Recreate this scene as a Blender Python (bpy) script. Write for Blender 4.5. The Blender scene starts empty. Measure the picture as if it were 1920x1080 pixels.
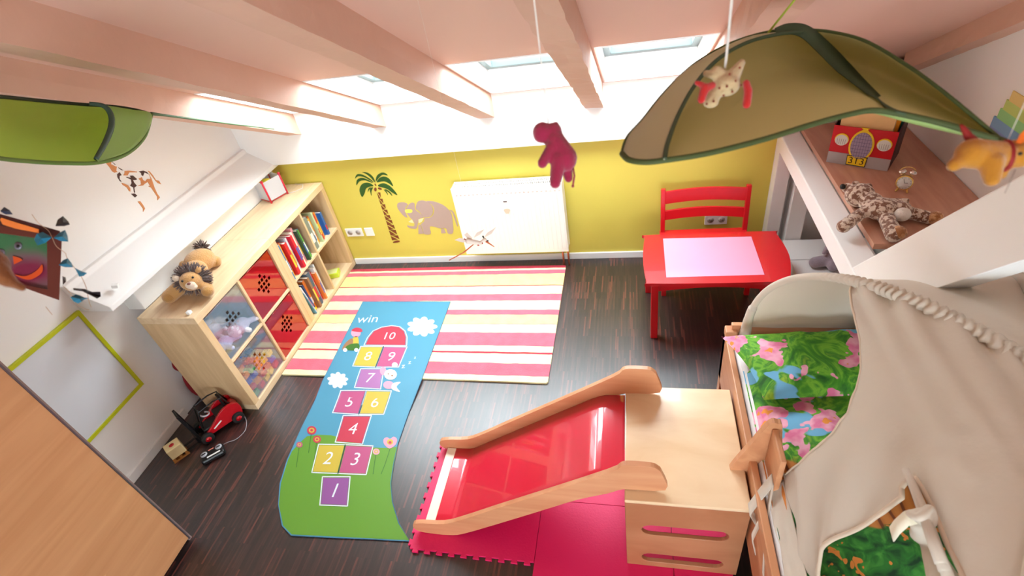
import bpy, bmesh, math, random
from mathutils import Vector, Matrix, noise
from mathutils.geometry import delaunay_2d_cdt
random.seed(7)
R_ = math.radians
SC = bpy.context.scene
COL = SC.collection

# ------------------------------------------------------------------ camera
H, YAW, PITCH, ROLL, FPX = 2.4062, -.2958, -.6579, -.1954, 979.54
_cy, _sy, _cp, _sp = math.cos(YAW), math.sin(YAW), math.cos(PITCH), math.sin(PITCH)
_f = Vector((_sy*_cp, _cy*_cp, _sp)); _r = Vector((_cy, -_sy, 0)); _u = _r.cross(_f)
_cr, _sr = math.cos(ROLL), math.sin(ROLL)
CR, CU = _cr*_r+_sr*_u, -_sr*_r+_cr*_u
CF = _f; CO = Vector((0, 0, H))
cam = bpy.data.cameras.new('camera'); cam_o = bpy.data.objects.new('camera', cam); COL.objects.link(cam_o)
M = Matrix((CR, CU, -CF)).transposed().to_4x4(); M.translation = CO
cam_o.matrix_world = M
cam.sensor_width = 36; cam.lens = FPX/1920*36; cam.clip_start = .05
cam.dof.use_dof = True; cam.dof.focus_distance = 2.3; cam.dof.aperture_fstop = 3.2
SC.camera = cam_o

# ------------------------------------------------------------------ world + colour management
SC.view_settings.view_transform = 'Standard'; SC.view_settings.look = 'None'
SC.view_settings.exposure = 0.33; SC.view_settings.gamma = 1; SC.view_settings.use_curve_mapping = False
SKY = 24.0
w = bpy.data.worlds.new('sky'); SC.world = w; w.use_nodes = True
w.node_tree.nodes['Background'].inputs[0].default_value = (.86, .945, 1, 1)
w.node_tree.nodes['Background'].inputs[1].default_value = SKY

# pixel (1920x1080) -> point of the room, for measuring positions off the photograph
def ray(px, py): return (px-960)/FPX*CR-(py-540)/FPX*CU+CF
def at_z(px, py, z): d = ray(px, py); return CO+d*((z-H)/d.z)
def at_y(px, py, y): d = ray(px, py); return CO+d*(y/d.y)
def at_x(px, py, x): d = ray(px, py); return CO+d*(x/d.x)
def at_t(px, py, t): return CO+ray(px, py)*t
TS = math.tan(.4865)
YW, XL, XR, YF = 3.345, -2.87, 1.51, -2.3
def roofz(y, off=0): return 1.165+off+(3.34-y)*TS
def at_roof(px, py, off=0):
    d = ray(px, py); t = (1.165+off+3.34*TS-H)/(d.z+TS*d.y); return CO+d*t

# ------------------------------------------------------------------ geometry helpers
def inside(p, poly):
    c = False; n = len(poly); x, y = p
    for i in range(n):
        x1, y1 = poly[i]; x2, y2 = poly[(i+1) % n]
        if (y1 > y) != (y2 > y) and x < (x2-x1)*(y-y1)/(y2-y1)+x1: c = not c
    return c
def tri2d(loops, step=None):
    """triangulate outer loop with holes; interior grid points if step"""
    vs = []; es = []; orig = []
    for lp in loops:
        b = len(vs); n = len(lp)
        for i, p in enumerate(lp):
            vs.append(Vector((p[0], p[1]))); es.append((b+i, b+(i+1) % n))
    if step:
        sx, sy = step if isinstance(step, tuple) else (step, step)
        xs = [p[0] for p in loops[0]]; ys = [p[1] for p in loops[0]]
        x = min(xs)+sx*.5; k = 0
        while x < max(xs):
            y = min(ys)+sy*(.5 if k % 2 else 0)+1e-4
            while y < max(ys):
                if inside((x, y), loops[0]) and not any(inside((x, y), h) for h in loops[1:]): vs.append(Vector((x, y)))
                y += sy
            x += sx; k += 1
    ov, oe, of, a, b, c = delaunay_2d_cdt(vs, es, [], 0, 1e-6)
    fs = []
    for t in of:
        cx = sum(ov[i][0] for i in t)/len(t); cy = sum(ov[i][1] for i in t)/len(t)
        if inside((cx, cy), loops[0]) and not any(inside((cx, cy), h) for h in loops[1:]): fs.append(tuple(t))
    return [(v[0], v[1]) for v in ov], fs
def rot_to(d):
    return Vector((0, 0, 1)).rotation_difference(Vector(d).normalized()).to_matrix()
def E3(x=0, y=0, z=0):
    from mathutils import Euler
    return Euler((R_(x), R_(y), R_(z))).to_matrix()
class MB:
    def __init__(s): s.v = []; s.f = []; s.fm = []; s.fs = []; s.m = 0
    def add(s, vs, fs, smooth=False):
        b = len(s.v); s.v += [tuple(v) for v in vs]
        for f in fs: s.f.append(tuple(b+i for i in f)); s.fm.append(s.m); s.fs.append(smooth)
        return s
    def box(s, x0, x1, y0, y1, z0, z1):
        v = [(x, y, z) for x in (x0, x1) for y in (y0, y1) for z in (z0, z1)]
        return s.add(v, [(0, 1, 3, 2), (4, 6, 7, 5), (0, 4, 5, 1), (2, 3, 7, 6), (0, 2, 6, 4), (1, 5, 7, 3)])
    def obox(s, c, size, rot=None):
        rot = rot or Matrix.Identity(3); c = Vector(c)
        v = [c+rot @ Vector((x*size[0]/2, y*size[1]/2, z*size[2]/2)) for x in (-1, 1) for y in (-1, 1) for z in (-1, 1)]
        return s.add(v, [(0, 1, 3, 2), (4, 6, 7, 5), (0, 4, 5, 1), (2, 3, 7, 6), (0, 2, 6, 4), (1, 5, 7, 3)])
    def bar(s, a, b, w, h, up=(0, 0, 1)):
        a, b = Vector(a), Vector(b); d = (b-a).normalized(); u = Vector(up); x = d.cross(u).normalized(); u = x.cross(d)
        return s.obox((a+b)/2, ((b-a).length, w, h), Matrix((d, x, u)).transposed())
    def tube(s, pts, r, seg=10, closed=False, cap=True):
        pts = [Vector(p) for p in pts]; n = len(pts); rf = r if callable(r) else (lambda t: r)
        T = []
        for i in range(n):
            a = pts[(i-1) % n] if closed or i else pts[0]; b = pts[(i+1) % n] if closed or i < n-1 else pts[-1]
            d = b-a; T.append(d.normalized() if d.length > 1e-9 else Vector((0, 0, 1)))
        x = T[0].orthogonal().normalized(); vs = []
        for i in range(n):
            x = (x-T[i]*x.dot(T[i])); x = x.normalized() if x.length > 1e-6 else T[i].orthogonal().normalized()
            y = T[i].cross(x); rr = rf(i/max(1, n-1))
            for k in range(seg):
                a = 2*math.pi*k/seg; vs.append(pts[i]+(x*math.cos(a)+y*math.sin(a))*rr)
        fs = []
        for i in range(n if closed else n-1):
            for k in range(seg):
                j = (i+1) % n; fs.append((i*seg+k, i*seg+(k+1) % seg, j*seg+(k+1) % seg, j*seg+k))
        if cap and not closed: fs += [tuple(range(seg))[::-1], tuple((n-1)*seg+k for k in range(seg))]
        return s.add(vs, fs, True)
    def ell(s, c, r, rot=None, seg=16, ring=10):
        if not isinstance(r, (tuple, list)): r = (r, r, r)
        c = Vector(c); rot = rot or Matrix.Identity(3); vs = [c+rot @ Vector((0, 0, r[2]))]; fs = []
        for i in range(1, ring):
            p = math.pi*i/ring
            for k in range(seg):
                a = 2*math.pi*k/seg
                vs.append(c+rot @ Vector((r[0]*math.sin(p)*math.cos(a), r[1]*math.sin(p)*math.sin(a), r[2]*math.cos(p))))
        vs.append(c+rot @ Vector((0, 0, -r[2]))); L = len(vs)-1
        for k in range(seg):
            fs.append((0, 1+k, 1+(k+1) % seg)); fs.append((L, 1+(ring-2)*seg+(k+1) % seg, 1+(ring-2)*seg+k))
            for i in range(ring-2): a = 1+i*seg; fs.append((a+k, a+seg+k, a+seg+(k+1) % seg, a+(k+1) % seg))
        return s.add(vs, fs, True)
    def limb(s, a, b, r0, r1, n=7):
        a, b = Vector(a), Vector(b)
        for i in range(n): t = i/(n-1); s.ell(a.lerp(b, t), r0+(r1-r0)*t, seg=12, ring=8)
        return s
    def disc(s, c, nrm, r, h, seg=24):
        nrm = Vector(nrm).normalized(); c = Vector(c)
        return s.tube([c-nrm*h/2, c+nrm*h/2], r, seg)
    def prism(s, loops, t0, t1, fn, step=None):
        vs, fs = tri2d(loops, step); n = len(vs)
        a = [Vector(fn(p[0], p[1], t0)) for p in vs]; b = [Vector(fn(p[0], p[1], t1)) for p in vs]
        if fs:
            f0 = fs[0]; cr = (a[f0[1]]-a[f0[0]]).cross(a[f0[2]]-a[f0[0]])
            if cr.dot(b[f0[0]]-a[f0[0]]) > 0: bot = [f[::-1] for f in fs]; top = fs
            else: bot = fs; top = [f[::-1] for f in fs]
            s.add(a+b, list(bot)+[tuple(n+i for i in f) for f in top])
        cnt = {}
        for f in fs:
            for i in range(len(f)):
                e = (f[i], f[(i+1) % len(f)]); cnt[tuple(sorted(e))] = cnt.get(tuple(sorted(e)), [])+[e]
        side = []
        for k, l in cnt.items():
            if len(l) == 1: i, j = l[0]; side.append((i, j, n+j, n+i))
        base = len(s.v)-2*n
        for f in side: s.f.append(tuple(base+i for i in f)); s.fm.append(s.m); s.fs.append(False)
        return s
    def sheet(s, loops, step, fn, smooth=True):
        vs, fs = tri2d(loops, step); return s.add([fn(*p) for p in vs], fs, smooth)
    def grid(s, nu, nv, fn, smooth=True):
        vs = [fn(i/nu, j/nv) for i in range(nu+1) for j in range(nv+1)]
        fs = [(i*(nv+1)+j, (i+1)*(nv+1)+j, (i+1)*(nv+1)+j+1, i*(nv+1)+j+1) for i in range(nu) for j in range(nv)]
        return s.add(vs, fs, smooth)
    def text(s, st, o, ux, uy, size, lift=0.0):
        vs, fs = GLY[st]; o = Vector(o); ux = Vector(ux); uy = Vector(uy)
        return s.add([o+ux*v[0]*size+uy*v[1]*size for v in vs], fs)

# text glyphs are turned to meshes once, while the scene is still empty
GLY = {}
def glyph(st, sx=1.0, bold=-0.004):
    c = bpy.data.curves.new('g', 'FONT'); c.body = st; c.align_x = 'CENTER'; c.align_y = 'CENTER'; c.offset = bold; c.resolution_u = 3
    o = bpy.data.objects.new('g', c); COL.objects.link(o); bpy.context.view_layer.update()
    me = o.evaluated_get(bpy.context.evaluated_depsgraph_get()).to_mesh()
    GLY[st] = ([(v.co.x*sx, v.co.y, 0) for v in me.vertices], [tuple(p.vertices) for p in me.polygons])
    o.evaluated_get(bpy.context.evaluated_depsgraph_get()).to_mesh_clear()
    bpy.data.objects.remove(o); bpy.data.curves.remove(c)
for g_ in ['1', '2', '3', '4', '5', '6', '7', '8', '9', '10', 'win', '313', 'z']: glyph(g_)

ROOT = {}
def thing(name, label, cat, loc=(0, 0, 0), group=None):
    o = bpy.data.objects.new(name, None); COL.objects.link(o); o.location = loc; o.empty_display_size = .05
    o['label'] = label; o['category'] = cat
    if group: o['group'] = group
    ROOT[o.name] = Vector(loc); return o
def build(name, mb, mats, parent=None, origin=None, bevel=0, sub=0, solid=0, remesh=0, smooth_it=0, label=None, smooth=None, kind=None):
    """links ONE mesh; verts are given in room coordinates"""
    if not isinstance(mats, (list, tuple)): mats = [mats]
    if parent is not None: org = ROOT[parent.name]
    elif origin is not None: org = Vector(origin)
    else:
        n = len(mb.v); org = Vector((sum(v[0] for v in mb.v)/n, sum(v[1] for v in mb.v)/n, min(v[2] for v in mb.v)))
    me = bpy.data.meshes.new(name); me.from_pydata([(v[0]-org.x, v[1]-org.y, v[2]-org.z) for v in mb.v], [], mb.f)
    for m_ in mats: me.materials.append(m_)
    me.polygons.foreach_set('material_index', mb.fm); me.polygons.foreach_set('use_smooth', [bool(x) if smooth is None else smooth for x in mb.fs])
    me.update()
    bm = bmesh.new(); bm.from_mesh(me); bmesh.ops.recalc_face_normals(bm, faces=bm.faces); bm.to_mesh(me); bm.free()
    o = bpy.data.objects.new(name, me); COL.objects.link(o)
    if parent is not None: o.parent = parent
    else: o.location = org
    ROOT[o.name] = org
    if remesh:
        md = o.modifiers.new('r', 'REMESH'); md.mode = 'VOXEL'; md.voxel_size = remesh; md.use_smooth_shade = True
        md = o.modifiers.new('s', 'SMOOTH'); md.iterations = smooth_it or 4; md.factor = .6
    if bevel:
        md = o.modifiers.new('b', 'BEVEL'); md.width = bevel; md.segments = 2; md.limit_method = 'ANGLE'; md.angle_limit = R_(40)
    if sub: md = o.modifiers.new('u', 'SUBSURF'); md.levels = sub; md.render_levels = sub
    if solid: md = o.modifiers.new('t', 'SOLIDIFY'); md.thickness = solid; md.offset = 0
    if label: o['label'] = label
    if kind: o['kind'] = kind
    return o
def tag(o, label, cat, group=None):
    o['label'] = label; o['category'] = cat
    if group: o['group'] = group
    return o
def struct(name, mb, mats, bevel=0, parent=None, smooth=None):
    o = build(name, mb, mats, parent=parent, origin=(0, 0, 0) if parent is None else None, bevel=bevel, smooth=smooth)
    if parent is None: o['kind'] = 'structure'
    return o
def copy_thing(o, dv=(0, 0, 0), label=None):
    c = o.copy(); COL.objects.link(c); c.location = Vector(o.location)+Vector(dv); ROOT[c.name] = ROOT[o.name]
    if label: c['label'] = label
    for ch in list(o.children):
        k = ch.copy(); COL.objects.link(k); k.parent = c
        for g in ch.children: q = g.copy(); COL.objects.link(q); q.parent = k
    return c

# ------------------------------------------------------------------ materials
def lin(c):
    return tuple(((v/255)/12.92 if v/255 <= .04045 else ((v/255+.055)/1.055)**2.4) for v in c)+(1,)
def N(nt, typ, **kw):
    n = nt.nodes.new(typ)
    for k, v in kw.items():
        if k.startswith('i_'): n.inputs[k[2:].replace('_', ' ')].default_value = v
        else: setattr(n, k, v)
    return n
def base(name):
    m = bpy.data.materials.new(name); m.use_nodes = True; nt = m.node_tree; b = nt.nodes['Principled BSDF']; return m, nt, b
def mat(name, col, rough=.5, metal=0, var=0, vscale=6, bump=0, bscale=40, coat=0, spec=.5, sheen=0, mapscale=(1, 1, 1), transl=0):
    m, nt, b = base(name); L = nt.links
    c = lin(col); b.inputs['Base Color'].default_value = c; b.inputs['Roughness'].default_value = rough; b.inputs['Metallic'].default_value = metal
    b.inputs['Coat Weight'].default_value = coat; b.inputs['Specular IOR Level'].default_value = spec; b.inputs['Sheen Weight'].default_value = sheen
    tc = N(nt, 'ShaderNodeTexCoord'); mp = N(nt, 'ShaderNodeMapping'); mp.inputs['Scale'].default_value = mapscale; L.new(tc.outputs['Object'], mp.inputs[0])
    if var:
        nz = N(nt, 'ShaderNodeTexNoise'); nz.inputs['Scale'].default_value = vscale; nz.inputs['Detail'].default_value = 4; L.new(mp.outputs[0], nz.inputs[0])
        mx = N(nt, 'ShaderNodeMix', data_type='RGBA'); mx.inputs[6].default_value = tuple(max(0, x*(1-var)) for x in c[:3])+(1,); mx.inputs[7].default_value = tuple(min(1, x*(1+var)) for x in c[:3])+(1,)
        L.new(nz.outputs[0], mx.inputs[0]); L.new(mx.outputs[2], b.inputs['Base Color'])
    if bump:
        nz = N(nt, 'ShaderNodeTexNoise'); nz.inputs['Scale'].default_value = bscale; nz.inputs['Detail'].default_value = 5; L.new(mp.outputs[0], nz.inputs[0])
        bp = N(nt, 'ShaderNodeBump'); bp.inputs['Strength'].default_value = bump; bp.inputs['Distance'].default_value = .01; L.new(nz.outputs[0], bp.inputs['Height']); L.new(bp.outputs[0], b.inputs['Normal'])
    if transl:
        tr = N(nt, 'ShaderNodeBsdfTranslucent'); tr.inputs[0].default_value = c; ms = N(nt, 'ShaderNodeMixShader'); ms.inputs[0].default_value = transl
        L.new(b.outputs[0], ms.inputs[1]); L.new(tr.outputs[0], ms.inputs[2]); L.new(ms.outputs[0], nt.nodes['Material Output'].inputs[0])
    return m
def wood(name, c1, c2, rough=.4, scale=(1, 12, 12), ns=2.5, bump=.05, coat=0):
    m, nt, b = base(name); L = nt.links
    tc = N(nt, 'ShaderNodeTexCoord'); mp = N(nt, 'ShaderNodeMapping'); mp.inputs['Scale'].default_value = scale; L.new(tc.outputs['Object'], mp.inputs[0])
    nz = N(nt, 'ShaderNodeTexNoise'); nz.inputs['Scale'].default_value = ns; nz.inputs['Detail'].default_value = 6; nz.inputs['Distortion'].default_value = .6; L.new(mp.outputs[0], nz.inputs[0])
    rp = N(nt, 'ShaderNodeValToRGB'); rp.color_ramp.elements[0].position = .3; rp.color_ramp.elements[1].position = .72
    rp.color_ramp.elements[0].color = lin(c1); rp.color_ramp.elements[1].color = lin(c2); L.new(nz.outputs[0], rp.inputs[0]); L.new(rp.outputs[0], b.inputs['Base Color'])
    b.inputs['Roughness'].default_value = rough; b.inputs['Coat Weight'].default_value = coat
    bp = N(nt, 'ShaderNodeBump'); bp.inputs['Strength'].default_value = bump; bp.inputs['Distance'].default_value = .004; L.new(nz.outputs[0], bp.inputs['Height']); L.new(bp.outputs[0], b.inputs['Normal'])
    return m
def clear_mat(name, col, trans=.7, rough=.06, ior=1.5, boost=.0, sheen=(1, 1, 1, 1)):
    """clear acrylic: tinted see-through plus a mirror-like fresnel sheen"""
    m = bpy.data.materials.new(name); m.use_nodes = True; nt = m.node_tree; L = nt.links; nt.nodes.remove(nt.nodes['Principled BSDF']); out = nt.nodes['Material Output']
    t = N(nt, 'ShaderNodeBsdfTransparent'); t.inputs[0].default_value = lin(col); d = N(nt, 'ShaderNodeBsdfDiffuse'); d.inputs[0].default_value = lin(col)
    a = N(nt, 'ShaderNodeMixShader'); a.inputs[0].default_value = trans; L.new(d.outputs[0], a.inputs[1]); L.new(t.outputs[0], a.inputs[2])
    g = N(nt, 'ShaderNodeBsdfGlossy'); g.inputs['Roughness'].default_value = rough; g.inputs[0].default_value = sheen
    lw = N(nt, 'ShaderNodeLayerWeight'); lw.inputs[0].default_value = .5; pw = N(nt, 'ShaderNodeMath', operation='POWER'); pw.inputs[1].default_value = 4; L.new(lw.outputs['Facing'], pw.inputs[0])
    ad = N(nt, 'ShaderNodeMath', operation='MULTIPLY_ADD'); ad.inputs[1].default_value = .8; ad.inputs[2].default_value = .03+boost; L.new(pw.outputs[0], ad.inputs[0])
    b = N(nt, 'ShaderNodeMixShader'); L.new(ad.outputs[0], b.inputs[0]); L.new(a.outputs[0], b.inputs[1]); L.new(g.outputs[0], b.inputs[2]); L.new(b.outputs[0], out.inputs[0])
    return m
def film_mat(name, col, see=.18, rough=.45):
    m, nt, b = base(name); L = nt.links; b.inputs['Base Color'].default_value = lin(col); b.inputs['Roughness'].default_value = rough; b.inputs['Specular IOR Level'].default_value = .3
    t = N(nt, 'ShaderNodeBsdfTransparent'); ms = N(nt, 'ShaderNodeMixShader'); ms.inputs[0].default_value = see
    L.new(b.outputs[0], ms.inputs[1]); L.new(t.outputs[0], ms.inputs[2]); L.new(ms.outputs[0], nt.nodes['Material Output'].inputs[0]); return m
WHITE = mat('white_paint', (246, 245, 243), .55, bump=.04, bscale=30)
CEIL = mat('ceiling_pink_bounce', (222, 182, 164), .6, bump=.06, bscale=14)  # pink light bounced off floor and furniture is put into this colour
RAFT = mat('rafter_paint', (214, 172, 150), .55, var=.05, bump=.35, bscale=9)
YEL = mat('yellow_wall_paint', (216, 198, 86), .6, bump=.05, bscale=40)
GLOSSW = mat('white_lacquer', (240, 239, 236), .28)
RADW = mat('radiator_enamel', (244, 238, 234), .3)
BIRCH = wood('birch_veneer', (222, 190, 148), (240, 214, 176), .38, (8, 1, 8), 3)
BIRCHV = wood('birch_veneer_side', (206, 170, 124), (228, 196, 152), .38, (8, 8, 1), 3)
BEECH = wood('beech_wood', (196, 134, 94), (216, 158, 116), .38, (10, 1, 10), 2)
BEECHX = wood('beech_rail', (206, 138, 98), (222, 164, 122), .35, (1, 10, 10), 2)
PLYW = wood('plywood_lit_top', (228, 194, 150), (244, 218, 182), .3, (1.2, 3.5, 1), 2.2, coat=.2)  # same plywood, brightness of the lit top put into the colour
PLYF = wood('plywood_shaded_front', (168, 108, 72), (192, 136, 98), .4, (1.2, 3.5, 2.5), 2.2)  # same plywood, shade of the upright faces put into the colour
SHELFW = wood('reddish_board', (190, 134, 110), (212, 160, 134), .35, (9, 1.2, 9), 2)
WARD = wood('wardrobe_veneer', (186, 130, 88), (204, 150, 106), .4, (6, .7, 9), 2)
RED = mat('red_lacquer', (206, 18, 30), .3, coat=.3)
REDT = mat('red_tabletop', (208, 20, 32), .38, coat=.8)
REDS = mat('red_slide_laminate', (214, 30, 60), .2, coat=.8)
PINKTOP = mat('pink_tabletop_inset', (240, 160, 190), .12, coat=.6)
FOAM = mat('pink_foam', (222, 22, 92), .5, bump=.08, bscale=120)
METAL = mat('grey_aluminium', (120, 112, 120), .35, .8)
SASH = mat('grey_window_metal', (126, 140, 140), .4, .3)
BLACK = mat('black_plastic', (16, 16, 18), .35)
CREAM = mat('cream_cotton', (232, 221, 206), .85, bump=.12, bscale=55, sheen=.2, transl=.28)
CREAMD = mat('cream_hem', (214, 194, 172), .85, bump=.12, bscale=55)
SHEET = mat('white_sheet', (240, 240, 240), .8)
STRING = mat('white_string', (236, 228, 220), .7)
COPPER = mat('copper_pipe', (200, 110, 80), .3, .7)

# dark narrow-strip parquet
def floor_mat():
    m, nt, b = base('dark_strip_parquet'); L = nt.links
    tc = N(nt, 'ShaderNodeTexCoord'); mp = N(nt, 'ShaderNodeMapping'); mp.inputs['Rotation'].default_value = (0, 0, R_(90)); L.new(tc.outputs['Object'], mp.inputs[0])
    br = N(nt, 'ShaderNodeTexBrick'); br.offset = .37; br.inputs['Scale'].default_value = 1; br.inputs['Brick Width'].default_value = .19; br.inputs['Row Height'].default_value = .011
    br.inputs['Mortar Size'].default_value = .0006; br.inputs['Color1'].default_value = (0, 0, 0, 1); br.inputs['Color2'].default_value = (1, 1, 1, 1); br.inputs['Mortar'].default_value = (.1, .1, .1, 1); L.new(mp.outputs[0], br.inputs[0])
    br.inputs['Bias'].default_value = 0
    rp = N(nt, 'ShaderNodeValToRGB'); rp.color_ramp.interpolation = 'LINEAR'; e = rp.color_ramp.elements
    e[0].color = lin((26, 16, 15)); e[1].color = lin((96, 48, 38)); e[1].position = 1
    for p, c in ((.35, (36, 22, 20)), (.7, (50, 30, 27)), (.88, (64, 36, 31))): k = e.new(p); k.color = lin(c)
    L.new(br.outputs[0], rp.inputs[0])
    nz = N(nt, 'ShaderNodeTexNoise'); mp2 = N(nt, 'ShaderNodeMapping'); mp2.inputs['Scale'].default_value = (60, 4, 1); L.new(tc.outputs['Object'], mp2.inputs[0]); L.new(mp2.outputs[0], nz.inputs[0]); nz.inputs['Scale'].default_value = 2.5; nz.inputs['Detail'].default_value = 5
    mx = N(nt, 'ShaderNodeMix', data_type='RGBA', blend_type='MULTIPLY'); mx.inputs[0].default_value = .7; r2 = N(nt, 'ShaderNodeValToRGB'); r2.color_ramp.elements[0].position = .3; r2.color_ramp.elements[0].color = (.45, .45, .45, 1); r2.color_ramp.elements[1].position = .65; r2.color_ramp.elements[1].color = (1.5, 1.4, 1.4, 1)
    L.new(nz.outputs[0], r2.inputs[0]); L.new(rp.outputs[0], mx.inputs[6]); L.new(r2.outputs[0], mx.inputs[7]); L.new(mx.outputs[2], b.inputs['Base Color'])
    b.inputs['Roughness'].default_value = .4; b.inputs['Specular IOR Level'].default_value = 1.0; b.inputs['Coat Weight'].default_value = .25; b.inputs['Coat Roughness'].default_value = .34
    bp = N(nt, 'ShaderNodeBump'); bp.inputs['Strength'].default_value = .25; bp.inputs['Distance'].default_value = .001; L.new(nz.outputs[0], bp.inputs['Height']); L.new(bp.outputs[0], b.inputs['Normal'])
    return m
FLOOR = floor_mat()

# ------------------------------------------------------------------ the room shell
OFF = .15
RX = [(-2.44, -2.32), (-1.76, -1.655), (-1.0, -.885), (-.295, -.182), (.37, .49)]   # rafters
SKYY = (2.5, 3.24)
YR = -.35
struct('floor', MB().box(XL-.2, XR+.2, YF, YW+.1, -.1, 0), FLOOR)
mb = MB(); mb.box(XL-.2, .87, YW, YW+.12, -.1, 1.27); mb.m = 1; mb.box(.87, XR+.2, YW, YW+.12, -.1, 1.27); struct('wall_back', mb, [YEL, WHITE])
zt = roofz(YR, OFF); zf = zt-(YR-YF)*.4
prof = [(YF-.1, -.1), (YW+.1, -.1), (YW+.1, roofz(YW+.1, OFF)+.1), (YR, zt+.12), (YF-.1, zf+.1)]
struct('wall_left', MB().prism([prof], XL-.12, XL, lambda a, b, t: (t, a, b)), WHITE)
struct('wall_right', MB().prism([prof], XR, XR+.12, lambda a, b, t: (t, a, b)), WHITE)
# wall behind the camera, with a window added to let in fill light
struct('wall_front', MB().prism([[(XL-.2, -.1), (XR+.2, -.1), (XR+.2, zf+.2), (XL-.2, zf+.2)], [(-.7, .6), (.9, .6), (.9, 1.7), (-.7, 1.7)]], YF-.12, YF, lambda a, b, t: (a, t, b)), WHITE)
mb = MB()
def skyrect(i, pad=.012):
    x0 = RX[i][1]+pad; x1 = RX[i+1][0]-pad; return x0, x1
holes = [[(skyrect(i)[0], SKYY[0]), (skyrect(i)[1], SKYY[0]), (skyrect(i)[1], SKYY[1]), (skyrect(i)[0], SKYY[1])] for i in range(4)]
mb.prism([[(XL-.1, YR), (XR+.1, YR), (XR+.1, YW+.15), (XL-.1, YW+.15)]]+holes, 0, .14, lambda a, b, t: (a, b, roofz(b, OFF)+t))
mb.prism([[(XL-.1, YF-.15), (XR+.1, YF-.15), (XR+.1, YR), (XL-.1, YR)]], 0, .14, lambda a, b, t: (a, b, zt-(YR-b)*.4+t))
struct('ceiling', mb, CEIL)
def rafter(n, x0, x1, off0=0, y1=YW-.07, seed=0, rough=.003):
    ny = 60; K = 3; mb = MB(); ring = []
    sec = [(x0, 0), ((x0+x1)/2, 0), (x1, 0), (x1, .5), (x1, 1.02), (x0, 1.02), (x0, .5)]
    vs = []
    for j in range(ny+1):
        y = YR+.0+(y1-YR)*j/ny
        for k, (x, h) in enumerate(sec):
            p = Vector((x, y, roofz(y, off0+(OFF-off0)*h)))
            q = noise.noise_vector(Vector((x*9+seed, y*2.2, h*3)))*rough*.7+noise.noise_vector(Vector((x*30+seed, y*14, h*5)))*rough
            if h > .9: q *= 0
            vs.append(p+q)
    m = len(sec); fs = [(j*m+k, j*m+(k+1) % m, (j+1)*m+(k+1) % m, (j+1)*m+k) for j in range(ny) for k in range(m)]
    fs += [tuple(range(m)), tuple(ny*m+k for k in range(m))[::-1]]
    mb.add(vs, fs); struct('trim_%d' % n, mb, RAFT)
for i, (a, b_) in enumerate(RX): rafter(i+1, a, b_, 0, seed=i*7, rough=.009 if i in (3, 4) else .004)
rafter(6, 1.42, XR+.02, .05, seed=50)
# boxed wall plate under the rafters, ledges, skirting
struct('trim_7', MB().prism([[(YW+.02, .985), (YW-.075, .985), (YW-.075, roofz(YW-.075, .0)-.01), (YW-.075, roofz(YW-.075, OFF)+.02), (YW+.02, roofz(YW, OFF)+.02)]], XL, .86, lambda a, b, t: (t, a, b)), WHITE)
struct('trim_8', MB().prism([[(XL-.02, 1.13), (XL+.03, 1.13), (XL+.035, 1.10), (-2.66, .99), (-2.66, .96), (XL-.02, .96)]], 1.63, YW, lambda a, b, t: (a, t, b)), WHITE, bevel=.004)
struct('trim_14', MB().box(XL-.02, -2.7555, 1.84, YW, .79, .96), WHITE, bevel=.004)
struct('baseboard_back', MB().box(-2.36, .86, YW-.014, YW, 0, .055), GLOSSW, bevel=.003)
struct('baseboard_left', MB().box(XL, XL+.016, YF, 1.7, 0, .06), GLOSSW, bevel=.003)
# timber frame on the right: rail, posts, brace
struct('trim_9', MB().box(.87, .984, 1.885, YW, .83, .93), WHITE, bevel=.006)
mb = MB(); mb.box(.872, .955, YW-.09, YW-.002, 0, .83); struct('trim_10', mb, WHITE, bevel=.004)
struct('trim_11', MB().box(.99, 1.09, YW-.12, YW-.002, 0, .83), WHITE, bevel=.004)
struct('trim_12', MB().box(.87, .97, 1.885, 1.97, 0, .83), WHITE, bevel=.006)
d = Vector((0, -.652, .758)); p_ = Vector((0, .758, .652))
a0 = Vector((0, 1.677, .93)); L_ = 1.62
struct('trim_13', MB().prism([[(1.677, .932), (1.935, .932), (1.935-1.10*.86, .932+1.10*1.0), (1.935-1.45*.86, .932+1.45*1.0), (1.677-1.33*.86, .932+1.33*1.0)]], .87, .955, lambda a, b, t: (t, a, b)), WHITE, bevel=.006)
# reddish board lying on the frame, against the right wall
tag(build('window_board', MB().box(.985, XR-.004, 2.06, YW-.005, .932, .96), SHELFW, origin=(1.25, 2.7, .932), bevel=.002), 'long reddish wooden board lying along the right wall under the red car box', 'shelf')

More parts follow.
